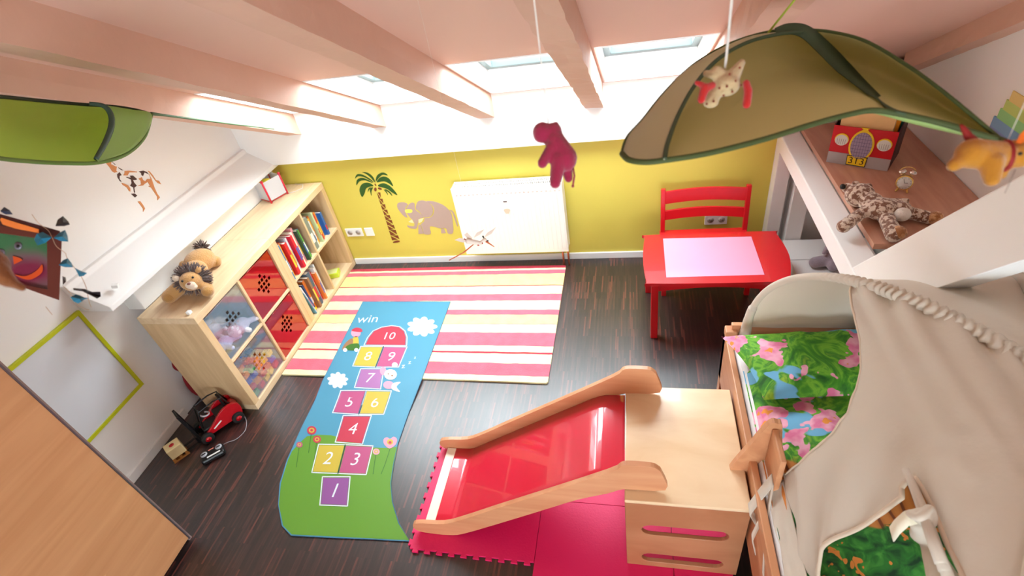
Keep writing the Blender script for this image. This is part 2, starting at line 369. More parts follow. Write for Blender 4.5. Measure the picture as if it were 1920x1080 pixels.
# skylights
GLASS = clear_mat('window_glass', (250, 252, 252), 1.0, .02, 1.3)
for i in range(4):
    x0, x1 = skyrect(i); y0, y1 = SKYY
    t0, t1 = .10, .2
    mb = MB()
    fn = lambda a, b, t: (a, b, roofz(b, OFF)+t)
    w_ = .045
    mb.prism([[(x0, y0), (x1, y0), (x1, y1), (x0, y1)], [(x0+w_, y0+w_*1.6), (x1-w_, y0+w_*1.6), (x1-w_, y1-w_), (x0+w_, y1-w_)]], .14, .2, fn)
    wf = struct('window_%d' % (i+1), mb, SASH, bevel=.004)
    mb = MB().prism([[(x0+w_-.005, y0+.06), (x1-w_+.005, y0+.06), (x1-w_+.005, y1-w_+.005), (x0+w_-.005, y1-w_+.005)]], .17, .176, fn)
    struct('pane', mb, GLASS, parent=wf)
    mb = MB(); mb.prism([[(x0-.001, y0-.001), (x1+.001, y0-.001), (x1+.001, y1+.001), (x0-.001, y1+.001)], [(x0+.008, y0+.008), (x1-.008, y0+.008), (x1-.008, y1-.008), (x0+.008, y1-.008)]], -.004, .14, fn); struct('lining', mb, GLOSSW, parent=wf)
    mb = MB()   # control bar across the top of the sash
    mb.bar(fn(x0+.06, y0+.075, .13), fn(x1-.06, y0+.075, .13), .02, .018); struct('control_bar', mb, METAL, parent=wf)
mb = MB(); mb.prism([[(-.7, .6), (.9, .6), (.9, 1.7), (-.7, 1.7)], [(-.65, .65), (.07, .65), (.07, 1.65), (-.65, 1.65)], [(.13, .65), (.85, .65), (.85, 1.65), (.13, 1.65)]], YF-.09, YF-.03, lambda a, b, t: (a, t, b))
wf = struct('window_5', mb, GLOSSW)  # unseen window, added to brighten the near side of the room
struct('pane', MB().box(-.66, .86, YF-.064, YF-.06, .64, 1.66), GLASS, parent=wf)
def portal(c, nrm, sx, sy):
    l = bpy.data.lights.new('daylight', 'AREA'); l.shape = 'RECTANGLE'; l.size = sx; l.size_y = sy; l.cycles.is_portal = True
    o = bpy.data.objects.new('daylight', l); COL.objects.link(o); o.location = c; o.rotation_euler = Vector(nrm).to_track_quat('-Z', 'Y').to_euler()
ns = Vector((0, -TS, -1)).normalized()
for i in range(4):
    x0, x1 = skyrect(i); yc = sum(SKYY)/2; portal((( x0+x1)/2, yc, roofz(yc, OFF+.2)), ns, x1-x0, (SKYY[1]-SKYY[0])/math.cos(.4865))
portal((.1, YF-.13, 1.15), (0, 1, 0), 1.6, 1.1)

#@@OBJECTS
# ================================================================== shelf units
SX, SD, SH, SW = -2.365, .39, .79, .785
def shelf_unit(y0, label):
    t = thing('shelf_unit', label, 'shelf', (SX-SD/2, y0+SW/2, 0), 'shelf units along the left wall')
    x0, x1 = SX-SD, SX; b = .045; y1 = y0+SW
    build('top_panel', MB().box(x0, x1, y0, y1, SH-b, SH), BIRCH, t, bevel=.0015)
    build('bottom_panel', MB().box(x0, x1, y0, y1, 0, b), BIRCH, t, bevel=.0015)
    for s in (0, 1):
        a = y0 if s == 0 else y1-b
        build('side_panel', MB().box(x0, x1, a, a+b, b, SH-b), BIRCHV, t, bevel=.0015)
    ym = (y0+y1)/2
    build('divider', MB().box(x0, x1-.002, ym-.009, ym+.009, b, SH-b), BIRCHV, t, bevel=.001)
    for a, c in ((y0+b, ym-.009), (ym+.009, y1-b)):
        build('shelf_board', MB().box(x0, x1-.003, a, c, SH/2-.009, SH/2+.009), BIRCH, t, bevel=.001)
    return t
Y0 = 1.765
shelf_unit(Y0, 'birch cube shelf unit nearer the camera, holding four plastic boxes')
shelf_unit(Y0+SW, 'birch cube shelf unit against the yellow wall, holding the books')
YC = [Y0+.045, Y0+SW/2+.009, Y0+SW+.045, Y0+SW*1.5+.009]; CW = SW/2-.054   # compartment starts and width
ZB = [.046, SH/2+.010]
ACR = clear_mat('clear_acrylic', (246, 244, 250), .93, .05, 1.6, .06); ACRR = clear_mat('red_acrylic', (178, 2, 16), .3, .05, 1.6, .16, (1, .42, .42, 1))
def lek(y, z, m, label):
    g = .006; ya, yb, za, zb_ = y+g, y+CW-g, z+.002, z+.325; xf = SX-.012; xb = SX-.34
    t = thing('storage_box', label, 'box', ((xf+xb)/2, (ya+yb)/2, za), 'plastic boxes in the shelf unit')
    yc, zc = (ya+yb)/2, (za+zb_)/2+.01; holes = []
    s_ = .0105; pit = .031
    for i in range(-2, 3):
        for j in range(-2, 3):
            if abs(i)+abs(j) > 2: continue
            cy, cz = yc+(i)*pit, zc+j*pit*1.05
            holes.append([(cy-s_, cz-s_), (cy+s_, cz-s_), (cy+s_, cz+s_), (cy-s_, cz+s_)])
    build('front_panel', MB().prism([[(ya, za), (yb, za), (yb, zb_), (ya, zb_)]]+holes, xf-.003, xf, lambda a, b, q: (q, a, b)), m, t)
    mb = MB(); mb.box(xb, xf-.003, ya, ya+.003, za, zb_); build('side_wall', mb, m, t)
    mb = MB(); mb.box(xb, xf-.003, yb-.003, yb, za, zb_); build('side_wall', mb, m, t)
    mb = MB(); mb.box(xb, xf-.003, ya+.003, yb-.003, za, za+.003); build('bottom', mb, m, t)
    mb = MB(); mb.tube([(xf, ya, zb_), (xf, yb, zb_), (xb, yb, zb_), (xb, ya, zb_)], .003, 6, True); build('rim', mb, m, t)
lek(YC[0], ZB[1], ACR, 'clear plastic box of pale soft toys, upper left box of the shelf unit')
lek(YC[0], ZB[0], ACR, 'clear plastic box full of bright building blocks, lowest beside the floor')
lek(YC[1], ZB[1], ACRR, 'red plastic box directly above the other red box')
lek(YC[1], ZB[0], ACRR, 'red plastic box below the other red box, next to the rug')
# building blocks
BC = {'red': (214, 24, 40), 'blue': (30, 70, 190), 'yellow': (246, 200, 40), 'green': (30, 150, 70), 'orange': (236, 140, 40), 'white': (236, 236, 240)}
BM = {k: mat('block_'+k, c, .3) for k, c in BC.items()}
rng = random.Random(3); protos = {}
n = 0
for lay in range(4):
    for ix in range(4):
        for iy in range(5 if lay < 3 else 3):
            k = rng.choice(['red', 'blue', 'yellow', 'green', 'orange', 'orange', 'blue', 'white', 'yellow']) if lay < 2 else rng.choice(['orange', 'orange', 'yellow', 'blue', 'green'])
            x = SX-.05-ix*.07; y = YC[0]+.04+iy*.062; z = ZB[0]+.008+lay*.05
            if k not in protos:
                mb = MB(); mb.box(-.026, .026, -.024, .024, 0, .032)
                for a in (-.013, .013):
                    for b in (-.012, .012): mb.tube([(a, b, .032), (a, b, .039)], .007, 10)
                o = build('building_block', mb, BM[k], None, origin=(0, 0, 0), bevel=.0015); protos[k] = o
                tag(o, '%s toy building block heaped inside the lower clear plastic box' % k, 'block', 'building blocks in the clear box'); ROOT[o.name] = Vector((0, 0, 0))
            else: o = copy_thing(protos[k])
            o.location = (x+rng.uniform(-.006, .006), y+rng.uniform(-.004, .004), z); o.rotation_euler = (rng.uniform(-.12, .12), rng.uniform(-.12, .12), rng.uniform(-.3, .3)); n += 1

# ------------------------------------------------------------------ plush helper
def fur(name, col, var=.25, vs=30, bump=.6, bs=140): return mat(name, col, .95, var=var, vscale=vs, bump=bump, bscale=bs, sheen=.4)
PW = fur('white_plush', (228, 224, 230)); PL = fur('lilac_plush', (190, 196, 226)); PG = fur('grey_plush', (150, 140, 150))
def toy(c, s, m, label, ears=True):
    mb = MB(); c = Vector(c)
    mb.ell(c, (.05*s, .07*s, .05*s)); mb.ell(c+Vector((.02, -.08, .02))*s, .042*s); mb.limb(c+Vector((.02, .04, 0))*s, c+Vector((.05, .1, -.02))*s, .022*s, .02*s); mb.limb(c+Vector((.02, -.03, 0))*s, c+Vector((.07, -.02, -.02))*s, .02*s, .018*s)
    for q in (-1, 1): mb.ell(c+Vector((q*.025, -.09, .06))*s, .016*s)
    tag(build('soft_toy', mb, m, None, remesh=.006), label, 'toy', 'soft toys in the clear box')
zt_ = ZB[1]+.06
toy((SX-.07, YC[0]+.245, zt_), .95, PW, 'white soft toy lying at the right inside the upper clear box')
toy((SX-.08, YC[0]+.085, zt_), .85, PL, 'pale lilac soft toy lying at the left inside the upper clear box')
toy((SX-.23, YC[0]+.18, zt_+.0), 1.0, PW, 'white soft toy lying deepest inside the upper clear box')

# ------------------------------------------------------------------ books
def rows(y, z, xs, items, where, lean0=0, grp=None):
    ords = ['first', 'second', 'third', 'fourth', 'fifth', 'sixth', 'seventh', 'eighth', 'ninth', 'tenth', 'eleventh', 'twelfth', 'thirteenth', 'fourteenth', 'fifteenth', 'sixteenth']
    for i, (cname, col, w_, h, ln, kind) in enumerate(items):
        w_ *= 1.16
        c = math.radians(ln); dp = .19+.03*((i*7) % 3)/2
        t = thing('book', '%s %s, %s from the left in the %s' % (cname, kind, ords[i], where), 'book', (xs-dp/2, y+w_/2, z), grp)
        xf = xs-.01*((i*5) % 4)
        def tr(px, py, pz):   # lean about the base edge
            return (px, y+(py*math.cos(c)+pz*math.sin(c)), z+pz*math.cos(c)-(py*math.sin(c) if c < 0 else (py-w_)*math.sin(c)))
        mb = MB()
        def bx(mb, x0, x1, a, b, z0, z1):
            v = [tr(xx, yy, zz) for xx in (x0, x1) for yy in (a, b) for zz in (z0, z1)]
            mb.add(v, [(0, 1, 3, 2), (4, 6, 7, 5), (0, 4, 5, 1), (2, 3, 7, 6), (0, 2, 6, 4), (1, 5, 7, 3)])
        e = min(.0022, w_*.2)
        bx(mb, xf-dp, xf, 0, e, 0, h); bx(mb, xf-dp, xf, w_-e, w_, 0, h); bx(mb, xf-.0025, xf, e, w_-e, 0, h)
        mk = BKM.setdefault(col, mat('book_cover_%d' % len(BKM), col, .35, var=.12, vscale=20))
        cv = build('cover', mb, mk, t, bevel=.0006)
        mb = MB(); bx(mb, xf-dp+.004, xf-.0026, e+.0001, w_-e-.0001, .003, h-.003); build('pages', mb, PAGES, t)
        if w_ > .009:
            mb = MB(); rr = random.Random(i*31+len(where)); bx(mb, xf, xf+.0006, w_*.2, w_*.8, h*.22, h*.22+h*rr.uniform(.2, .5)); k = rr.choice(list(LBM)); build('spine_panel', mb, LBM[k], cv, label='%s panel printed on the spine' % k)
        y += w_*math.cos(c)+.0012+abs(math.sin(c))*.012
BKM = {}; PAGES = mat('paper_pages', (236, 228, 214), .8)
LBM = {'white': mat('spine_white', (240, 238, 232), .4), 'yellow': mat('spine_yellow', (246, 206, 60), .4), 'red': mat('spine_red', (206, 36, 44), .4), 'blue': mat('spine_blue', (50, 90, 170), .4)}
r_, bl, ye, orr, wh, gr, gn, pk, dk = (210, 34, 44), (40, 120, 180), (240, 190, 70), (232, 126, 50), (232, 226, 226), (150, 150, 165), (96, 170, 60), (222, 150, 160), (50, 60, 66)
rows(YC[2]+.004, ZB[1], SX-.006, [('blue', bl, .011, .285, 0, 'slim picture book'), ('silver grey', (180, 176, 172), .008, .29, 0, 'slim book'), ('amber', ye, .016, .27, 0, 'picture book'), ('orange', orr, .012, .28, 0, 'picture book'), ('red', r_, .024, .265, 0, 'thick picture book'), ('grey', gr, .012, .29, 0, 'slim book'), ('white', wh, .02, .275, 0, 'picture book'), ('lilac', (196, 176, 200), .014, .27, 0, 'picture book'), ('red', (216, 24, 50), .022, .27, 0, 'thick picture book'), ('white', (238, 230, 214), .02, .28, 0, 'picture book'), ('orange', (236, 140, 90), .014, .265, 0, 'picture book'), ('pink', pk, .022, .29, 0, 'tall picture book'), ('dark green', (40, 84, 60), .014, .26, -2, 'slim book'), ('green', gn, .024, .25, -4, 'picture book'), ('navy', (34, 60, 130), .012, .25, -5, 'slim book')], 'upper compartment beside the boxes', grp='books in the upper shelf compartments')
rows(YC[3]+.004, ZB[1], SX-.02, [('grey', (128, 138, 128), .05, .27, 0, 'wide binder'), ('white', wh, .02, .22, 0, 'picture book'), ('yellow', ye, .018, .23, 0, 'picture book'), ('orange', orr, .016, .24, 0, 'picture book'), ('pale green', (180, 206, 160), .014, .26, 0, 'tall book'), ('red', r_, .024, .225, 0, 'picture book'), ('orange', (240, 150, 40), .022, .23, 0, 'picture book'), ('sea blue', (60, 110, 160), .022, .2, 0, 'short book'), ('blue', (50, 100, 170), .02, .2, 0, 'short book')], 'upper compartment by the yellow wall', grp='books in the upper shelf compartments')
rows(YC[2]+.045, ZB[0], SX-.006, [('light blue', (110, 170, 200), .006, .22, -8, 'thin leaning book'), ('white', wh, .012, .27, -8, 'leaning book'), ('navy', (40, 56, 110), .012, .26, -3, 'slim book'), ('orange', orr, .022, .27, 0, 'picture book'), ('brown', (150, 104, 70), .02, .28, 0, 'tall book'), ('slate blue', (70, 92, 110), .034, .30, 0, 'thick binder'), ('mauve', (170, 140, 160), .014, .29, 0, 'slim book'), ('red', r_, .018, .26, 0, 'picture book'), ('orange', (238, 134, 60), .014, .25, 0, 'picture book'), ('white', wh, .016, .28, 0, 'tall book'), ('pale yellow', (240, 220, 140), .012, .27, 0, 'slim book'), ('white', (220, 226, 236), .014, .29, 0, 'tall slim book')], 'lower compartment beside the boxes', grp='books in the lower shelf compartment')
mb = MB(); c = Vector((SX-.035, YC[2]+.075, ZB[0])); mb.ell(c+Vector((0, 0, .018)), (.016, .024, .016)); mb.ell(c+Vector((.004, -.014, .04)), .013); mb.limb(c+Vector((.012, -.018, .038)), c+Vector((.024, -.02, .036)), .005, .003, 4)
tag(build('toy_duck', mb, mat('duck_yellow', (248, 210, 20), .4), remesh=.003), 'small yellow toy duck in front of the lower shelf books', 'toy')
mb = MB(); p = Vector((SX-.09, YC[3]+.16, ZB[0])); mb.obox(p+Vector((0, 0, .022)), (.11, .085, .04), E3(0, 0, 18)); mb.m = 1; mb.obox(p+Vector((0, 0, .0435)), (.09, .065, .003), E3(0, 0, 18))
tag(build('small_box', mb, [mat('lime_card', (206, 226, 60), .4), mat('lime_card_light', (236, 240, 170), .4)], bevel=.003), 'small lime green box alone in the lower compartment next to the yellow wall', 'box')

# ------------------------------------------------------------------ things on the shelf top
# red-framed lantern
p = at_z(512, 378, .79); rz = E3(0, 0, -24)
t = thing('lantern', 'small white lantern lamp with red corner posts on the shelf top', 'lamp', (p.x-.03, p.y+.06, .79))
c = Vector((p.x-.035, p.y+.075, .79)); s_ = .075; h_ = .165
LR = mat('lantern_red', (216, 30, 60), .3); LW = mat('lantern_paper', (238, 238, 242), .6, transl=.4)
q = [c+rz @ Vector((a*s_, b*s_, 0)) for a, b in ((-1, -1), (1, -1), (1, 1), (-1, 1))]
for v in q:
    mb = MB(); mb.tube([v, v+Vector((0, 0, h_))], .0065, 10); mb.ell(v+Vector((0, 0, h_+.005)), .011); build('corner_post', mb, LR, t)
for i in range(4):
    a, b = q[i], q[(i+1) % 4]; mb = MB(); mb.bar((a+b)/2+Vector((0, 0, .01))-(b-a)*.47, (a+b)/2+Vector((0, 0, .01))+(b-a)*.47, .003, .004); build('lower_rod', mb, LR, t)
    mb = MB(); mb.bar(a.lerp(b, .05)+Vector((0, 0, h_/2+.008)), a.lerp(b, .95)+Vector((0, 0, h_/2+.008)), .003, h_-.02); build('shade_panel', mb, LW, t)
mb = MB(); mb.ell(c+Vector((-.01, 0, .13)), (.06, .03, .022)); build('bulb_cover', mb, mat('lantern_yellow', (250, 222, 60), .5, var=.2), t, label='yellow printed cover inside the lantern')
mb = MB(); mb.tube([q[2]+Vector((0, 0, .004)), q[2]+Vector((.05, .02, .004)), q[2]+Vector((.09, .07, .004)), q[2]+Vector((.06, .13, .004)), q[2]+Vector((-.02, .15, .004))], .0028, 8); build('cable', mb, STRING, t, label='white power cable')
# white bead-like knob
p = at_z(356, 588, .79); mb = MB(); mb.box(p.x-.012, p.x+.012, p.y-.012, p.y+.012, .79, .808); tag(build('white_cube', mb, GLOSSW, bevel=.003), 'tiny white plastic cube at the near end of the shelf top', 'toy')
# plush lion
TAN = fur('lion_tan', (206, 156, 96), .12, 20); TAND = fur('lion_paw', (190, 140, 76), .15, 20); MANE = fur('lion_mane', (96, 76, 72), .5, 50); MUZ = fur('lion_cream', (236, 214, 190), .08)
c = at_z(368, 530, .86); t = thing('plush_lion', 'tan plush lion with a grey-brown mane lying on the shelf top', 'toy', (c.x, c.y, .79))
hd = at_z(358, 527, .90); bd = at_z(374, 490, .87)
mb = MB(); mb.ell(bd, (.085, .1, .07)); mb.ell(bd.lerp(hd, .5), (.07, .07, .06)); mb.ell(hd, (.062, .058, .056))
hp = at_z(404, 490, .82); mb.limb(bd+Vector((.03, .03, -.02)), hp, .045, .036); fp = at_z(318, 556, .82); mb.limb(hd.lerp(bd, .35)+Vector((-.03, -.02, -.02)), fp, .045, .042)
f2 = at_z(390, 545, .835); mb.limb(hd.lerp(bd, .4)+Vector((.04, 0, -.03)), f2, .038, .034); f3 = at_z(330, 500, .82); mb.limb(bd+Vector((-.05, 0, -.03)), f3, .04, .035)
tl = at_z(378, 465, .88); mb.tube([bd+Vector((-.02, .06, 0)), tl], .012, 10)
build('body', mb, TAN, t, remesh=.007, smooth_it=5)
def tuft(name, c, n, r, L, m, par, sq=(1, 1, 1), away=None, seed=1):
    rr = random.Random(seed); mb = MB()
    for i in range(n):
        d = Vector((rr.gauss(0, 1), rr.gauss(0, 1), rr.gauss(0, 1))).normalized()
        if away is not None and d.dot(away) > .35: continue
        p0 = c+Vector((d.x*r*sq[0], d.y*r*sq[1], d.z*r*sq[2])); k = d.orthogonal().normalized()*rr.uniform(-.3, .3)*L
        mb.tube([p0-d*r*.4, p0+d*L*.5+k*.3, p0+d*L+k], lambda t_: .007*(1-t_)+.0006, 5)
    return build(name, mb, m, par)
view = (CO-hd).normalized(); fwd = (view+Vector((.1, -.5, 0))).normalized()
tuft('mane', hd+Vector((-.005, .02, 0)), 420, .055, .045, MANE, t, (1.25, 1, 1), away=fwd, seed=4)
mb = MB(); mz = hd+fwd*.05+Vector((0, 0, -.012)); mb.ell(mz, (.03, .026, .022)); mb.ell(mz+Vector((.012, 0, -.016)), (.022, .02, .014)); mzo = build('muzzle', mb, MUZ, t, remesh=.004)
up = (Vector((0, 0, 1))-fwd*fwd.z).normalized(); sd = fwd.cross(up)
mb = MB(); mb.ell(mz+fwd*.024+up*.012, (.01, .01, .007)); build('nose', mb, mat('nose_brown', (130, 80, 70), .5), mzo)
for s_ in (-1, 1):
    mb = MB(); mb.ell(hd+fwd*.046+sd*s_*.028+up*.022, .0065); build('eye', mb, BLACK, t)
    mb = MB(); mb.ell(hd+sd*s_*.06+up*.045-fwd*.005, (.02, .02, .02)); build('ear', mb, MUZ if s_ > 0 else TAN, t)
tuft('tail_tuft', tl, 70, .016, .04, MANE, t, seed=9)
for f_ in (hp, fp, f2): mb = MB(); mb.ell(f_+Vector((.008, -.012, .006)), (.033, .033, .03)); build('paw', mb, TAND, t)
# dark red bag tucked behind the shelf
p = at_x(327, 688, -2.80); mb = MB(); mb.ell((-2.815, p.y+.05, p.z-.02), (.028, .05, .06)); mb.ell((-2.815, p.y+.06, .16), (.03, .07, .14))
tag(build('red_cushion', mb, mat('dark_red_cloth', (140, 14, 28), .8), remesh=.01), 'dark red cushion squeezed between the left wall and the shelf unit', 'cushion')
# little bits on the white ledge
p = at_x(217, 537, -2.74); zz = 1.03; p = at_z(217, 537, 1.04); mb = MB(); mb.obox((p.x, p.y, 1.045), (.03, .03, .02), E3(0, 20, 30)); tag(build('white_hook', mb, GLOSSW, bevel=.004), 'small square white plastic hook on the sloping white ledge', 'hook')
# ================================================================== yellow wall: radiator, sockets, stencils
t = thing('radiator', 'white panel radiator on the yellow wall below the skylights', 'radiator', (-.88, YW-.09, .16))
x0, x1, y0, y1, z0, z1 = -1.285, -.485, YW-.145, YW-.035, .165, .715
mb = MB(); mb.box(x0, x1, y0, y0+.018, z0, z1); mb.box(x0, x1, y1-.018, y1, z0, z1); mb.box(x0, x0+.004, y0+.018, y1-.018, z0+.02, z1+.018); mb.box(x1-.004, x1, y0+.018, y1-.018, z0+.02, z1+.018)
pn = build('panel', mb, RADW, t, bevel=.004)
mb = MB()
for i in range(24): a = x0+.025+i*.0326; mb.box(a, a+.016, y0-.0025, y0, z0+.03, z1-.045)
build('front_ribs', mb, RADW, pn, bevel=.001)
mb = MB(); mb.box(x0, x1, y0, y0+.014, z1, z1+.02); mb.box(x0, x1, y1-.014, y1, z1, z1+.02)
for i in range(60): a = x0+.01+i*.0131; mb.box(a, a+.005, y0+.014, y1-.014, z1+.012, z1+.018)
mb.box(x0+.005, x1-.005, (y0+y1)/2-.004, (y0+y1)/2+.004, z1+.012, z1+.019)
build('top_grille', mb, RADW, t)
mb = MB()
for i in range(25): a = x0+.03+i*.031; mb.box(a, a+.012, y0-.003, y0-.0005, z1-.036, z1-.029)
build('embossed_marks', mb, mat('radiator_mark_tint', (214, 190, 182), .5), t)  # row of marks in a darker tint than the enamel
p = at_y(947, 378, y0-.003); mb = MB(); mb.box(p.x-.013, p.x+.013, p.y-.001, p.y, p.z-.004, p.z+.004); build('badge', mb, METAL, pn)
p = at_y(951, 396, y0-.003); mb = MB(); mb.prism([[(p.x+.02*math.cos(a)*(1+.3*math.sin(3*a)), p.z+.025*math.sin(a)*(1+.2*math.cos(2*a))) for a in [i*.35 for i in range(18)]]], -.001, 0, lambda a, b, q: (a, y0-.0028+q, b)); build('sticker', mb, mat('faded_sticker', (240, 196, 172), .6), t, label='faded orange sticker')
for x_ in (x1-.045, x1-.005):
    mb = MB(); mb.tube([(x_-.01, y0+.06, z0+.01), (x_-.01, y0+.06, .0)], .0075, 10); build('pipe', mb, COPPER, t)
def socket(px, py, n, label, m=GLOSSW):
    p = at_y(px, py, YW); t = thing('wall_socket', label, 'socket', (p.x, YW, p.z)); w_ = .075*n/2
    build('cover_plate', MB().box(p.x-w_, p.x+w_, YW-.01, YW, p.z-.038, p.z+.038), m, t, bevel=.003)
    return t, p
for px, py, lab in ((665, 435, 'double white power socket low on the yellow wall beside the palm stencil'), (1342, 411, 'double white power socket on the yellow wall behind the red chair')):
    t, p = socket(px, py, 2, lab)
    for q in (-1, 1):
        c = Vector((p.x+q*.037, YW-.0105, p.z)); mb = MB(); mb.disc(c, (0, 1, 0), .022, .002, 24); si = build('socket_insert', mb, mat('socket_grey', (176, 166, 160), .4) if 'socket_grey' not in bpy.data.materials else bpy.data.materials['socket_grey'], t)
        mb = MB()
        for e in (-1, 1): mb.disc(c+Vector((e*.008, -.0015, -e*.004)), (0, 1, 0), .003, .002, 10)
        build('pin_hole', mb, BLACK, si)
t, p = socket(693, 434, 1, 'single blank white cover plate right of the double socket, left of the palm trunk')
def smooth_loop(pts, n=6):
    out = []; m = len(pts)
    for i in range(m):
        p0, p1, p2, p3 = pts[(i-1) % m], pts[i], pts[(i+1) % m], pts[(i+2) % m]
        for k in range(n):
            u = k/n; out.append(tuple(.5*((2*p1[j])+(-p0[j]+p2[j])*u+(2*p0[j]-5*p1[j]+4*p2[j]-p3[j])*u*u+(-p0[j]+3*p1[j]-3*p2[j]+p3[j])*u**3) for j in (0, 1)))
    return out
def decal(name, label, cat, shapes, mats, conv, plane, th=.0015, base_z=None):
    """shapes: (material index, [px loop], smooth) painted flat on a wall"""
    mb = MB()
    for k, (mi, lp, sm) in enumerate(shapes):
        l2 = [conv(*p) for p in lp]
        if sm: l2 = smooth_loop(l2, 4)
        mb.m = mi; off = .0004*(k % 5)
        try: mb.prism([l2], 0, th+off, plane)
        except Exception: pass
    return tag(build(name, mb, mats), label, cat)
cw = lambda px, py: (at_y(px, py, YW).x, at_y(px, py, YW).z)
wallp = lambda a, b, q: (a, YW-q, b)
def Z(x, y, s=5.4, ox=640, oy=300): return (ox+x/s, oy+y/s)
G1, G2, BR = 0, 1, 1
pal = []
def zl(l): return [Z(*p) for p in l]
for l in ([(345, 225), (320, 170), (270, 130), (210, 122), (250, 140), (295, 175), (330, 215)], [(330, 225), (290, 190), (220, 150), (160, 145), (138, 190), (170, 165), (230, 172), (290, 205)],
          [(320, 230), (270, 200), (210, 180), (160, 200), (155, 255), (185, 215), (240, 205), (290, 222)], [(325, 262), (290, 235), (240, 230), (200, 255), (185, 310), (210, 372), (235, 340), (250, 290), (290, 268)],
          [(350, 215), (360, 160), (400, 130), (440, 130), (470, 155), (420, 148), (385, 175)], [(360, 225), (390, 180), (440, 168), (490, 195), (525, 265), (480, 235), (430, 215)],
          [(370, 262), (420, 235), (480, 255), (530, 300), (568, 355), (510, 325), (460, 290)], [(320, 278), (290, 290), (295, 330), (308, 362), (305, 320)], [(300, 275), (275, 290), (268, 325), (280, 305)],
          [(440, 300), (480, 325), (515, 362), (500, 330), (460, 300)], [(430, 300), (455, 330), (472, 355), (460, 320)]): pal.append((0, zl(l), True))
for l in ([(335, 285), (345, 278), (357, 290), (355, 312), (342, 316), (333, 302)], [(370, 285), (385, 277), (408, 288), (408, 300), (385, 298)], [(336, 243), (345, 240), (355, 258), (350, 264)]): pal.append((1, zl(l), True))
tr = [(378, 330), (398, 395), (420, 450), (440, 505), (462, 560), (480, 610), (498, 660), (515, 710), (535, 765), (552, 815)]
for i in range(len(tr)-1):
    (ax, ay), (bx_, by_) = tr[i], tr[i+1]; w0 = 14+i*2.2; w1 = 14+(i+1)*2.2
    pal.append((1, zl([(ax-w0*1.1, ay+4), (ax+w0*1.2, by_-10), (bx_-w1*1.1, by_-3)]), False)); pal.append((1, zl([(ax-w0*.7, ay-2), (ax+w0*1.2, ay-2), (ax+w0*1.7, by_-14)]), False))
pal.append((1, zl([(525, 828), (560, 815), (592, 818), (580, 832), (530, 838)]), True))
decal('palm_stencil', 'green palm tree with a brown trunk stencilled on the yellow wall', 'wall stencil', pal, [mat('stencil_green', (44, 84, 22), .7), mat('stencil_brown', (122, 56, 20), .7)], cw, wallp)
EL = []
for l in ([(570, 440), (600, 428), (640, 430), (672, 448), (655, 475), (648, 510), (662, 560), (672, 580), (640, 572), (600, 530), (568, 480)],
          [(680, 455), (710, 432), (740, 440), (748, 500), (790, 535), (830, 580), (800, 590), (780, 620), (770, 670), (755, 694), (720, 694), (680, 682), (668, 662), (700, 668), (735, 668), (740, 640), (720, 605), (690, 575), (668, 540), (655, 500)],
          [(755, 490), (768, 430), (800, 410), (850, 415), (905, 450), (928, 500), (915, 560), (870, 578), (830, 575), (790, 520)],
          [(860, 420), (900, 415), (960, 425), (1030, 455), (1085, 500), (1115, 545), (1128, 620), (1132, 735), (1080, 742), (1060, 690), (1000, 690), (900, 670), (905, 745), (840, 748), (825, 700), (808, 648), (840, 620), (842, 590), (890, 585), (925, 560), (940, 505), (915, 450)],
          [(780, 660), (800, 650), (815, 690), (832, 745), (782, 746)], [(1010, 694), (1040, 696), (1060, 740), (1012, 742)],
          [(1095, 505), (1125, 515), (1150, 560), (1182, 665), (1168, 660), (1140, 580), (1120, 530)]): EL.append((0, zl(l), len(l) > 6))
EL.append((1, zl([(650, 502), (712, 500), (714, 530), (655, 532)]), True)); EL.append((1, zl([(662, 512), (700, 510), (700, 520), (665, 522)]), False))
EL.append((2, zl([(782, 600), (835, 588), (815, 625), (785, 640)]), False)); EL.append((2, zl([(680, 625), (715, 600), (735, 640), (700, 632)]), False))
decal('elephant_stencil', 'grey elephant stencilled on the yellow wall left of the radiator', 'wall stencil', EL, [mat('stencil_grey', (178, 152, 142), .7), mat('stencil_yellow', (240, 226, 90), .7), mat('stencil_cream', (240, 220, 170), .7)], cw, wallp)
cl = lambda px, py: (at_x(px, py, XL).y, at_x(px, py, XL).z)
leftp = lambda a, b, q: (XL+q, a, b)
def zg(l): return [Z(x, y, 9, 180, 290) for x, y in l]
GI = []
for l in ([(140, 110), (180, 110), (260, 120), (250, 160), (330, 200), (350, 200), (340, 270), (360, 290), (310, 305), (270, 280), (235, 225), (200, 180)], [(480, 275), (545, 270), (690, 285), (690, 298), (560, 300), (530, 350), (460, 350), (480, 310)],
          [(425, 475), (480, 490), (540, 520), (575, 570), (575, 625), (545, 600), (520, 555), (450, 510)], [(715, 405), (770, 380), (790, 430), (830, 450), (860, 410), (920, 410), (900, 340), (880, 320), (930, 400), (985, 560), (1030, 660), (1075, 720), (1035, 770), (1030, 710), (985, 640), (930, 560), (880, 530), (910, 525), (870, 460), (820, 490), (790, 520), (700, 530), (760, 500), (750, 440)],
          [(700, 790), (740, 785), (790, 850), (822, 910), (790, 965), (790, 910), (740, 840)], [(870, 272), (900, 280), (960, 350), (1010, 430), (1060, 440), (1098, 500), (1040, 480), (1000, 440), (950, 370)]): GI.append((0, zg(l), False))
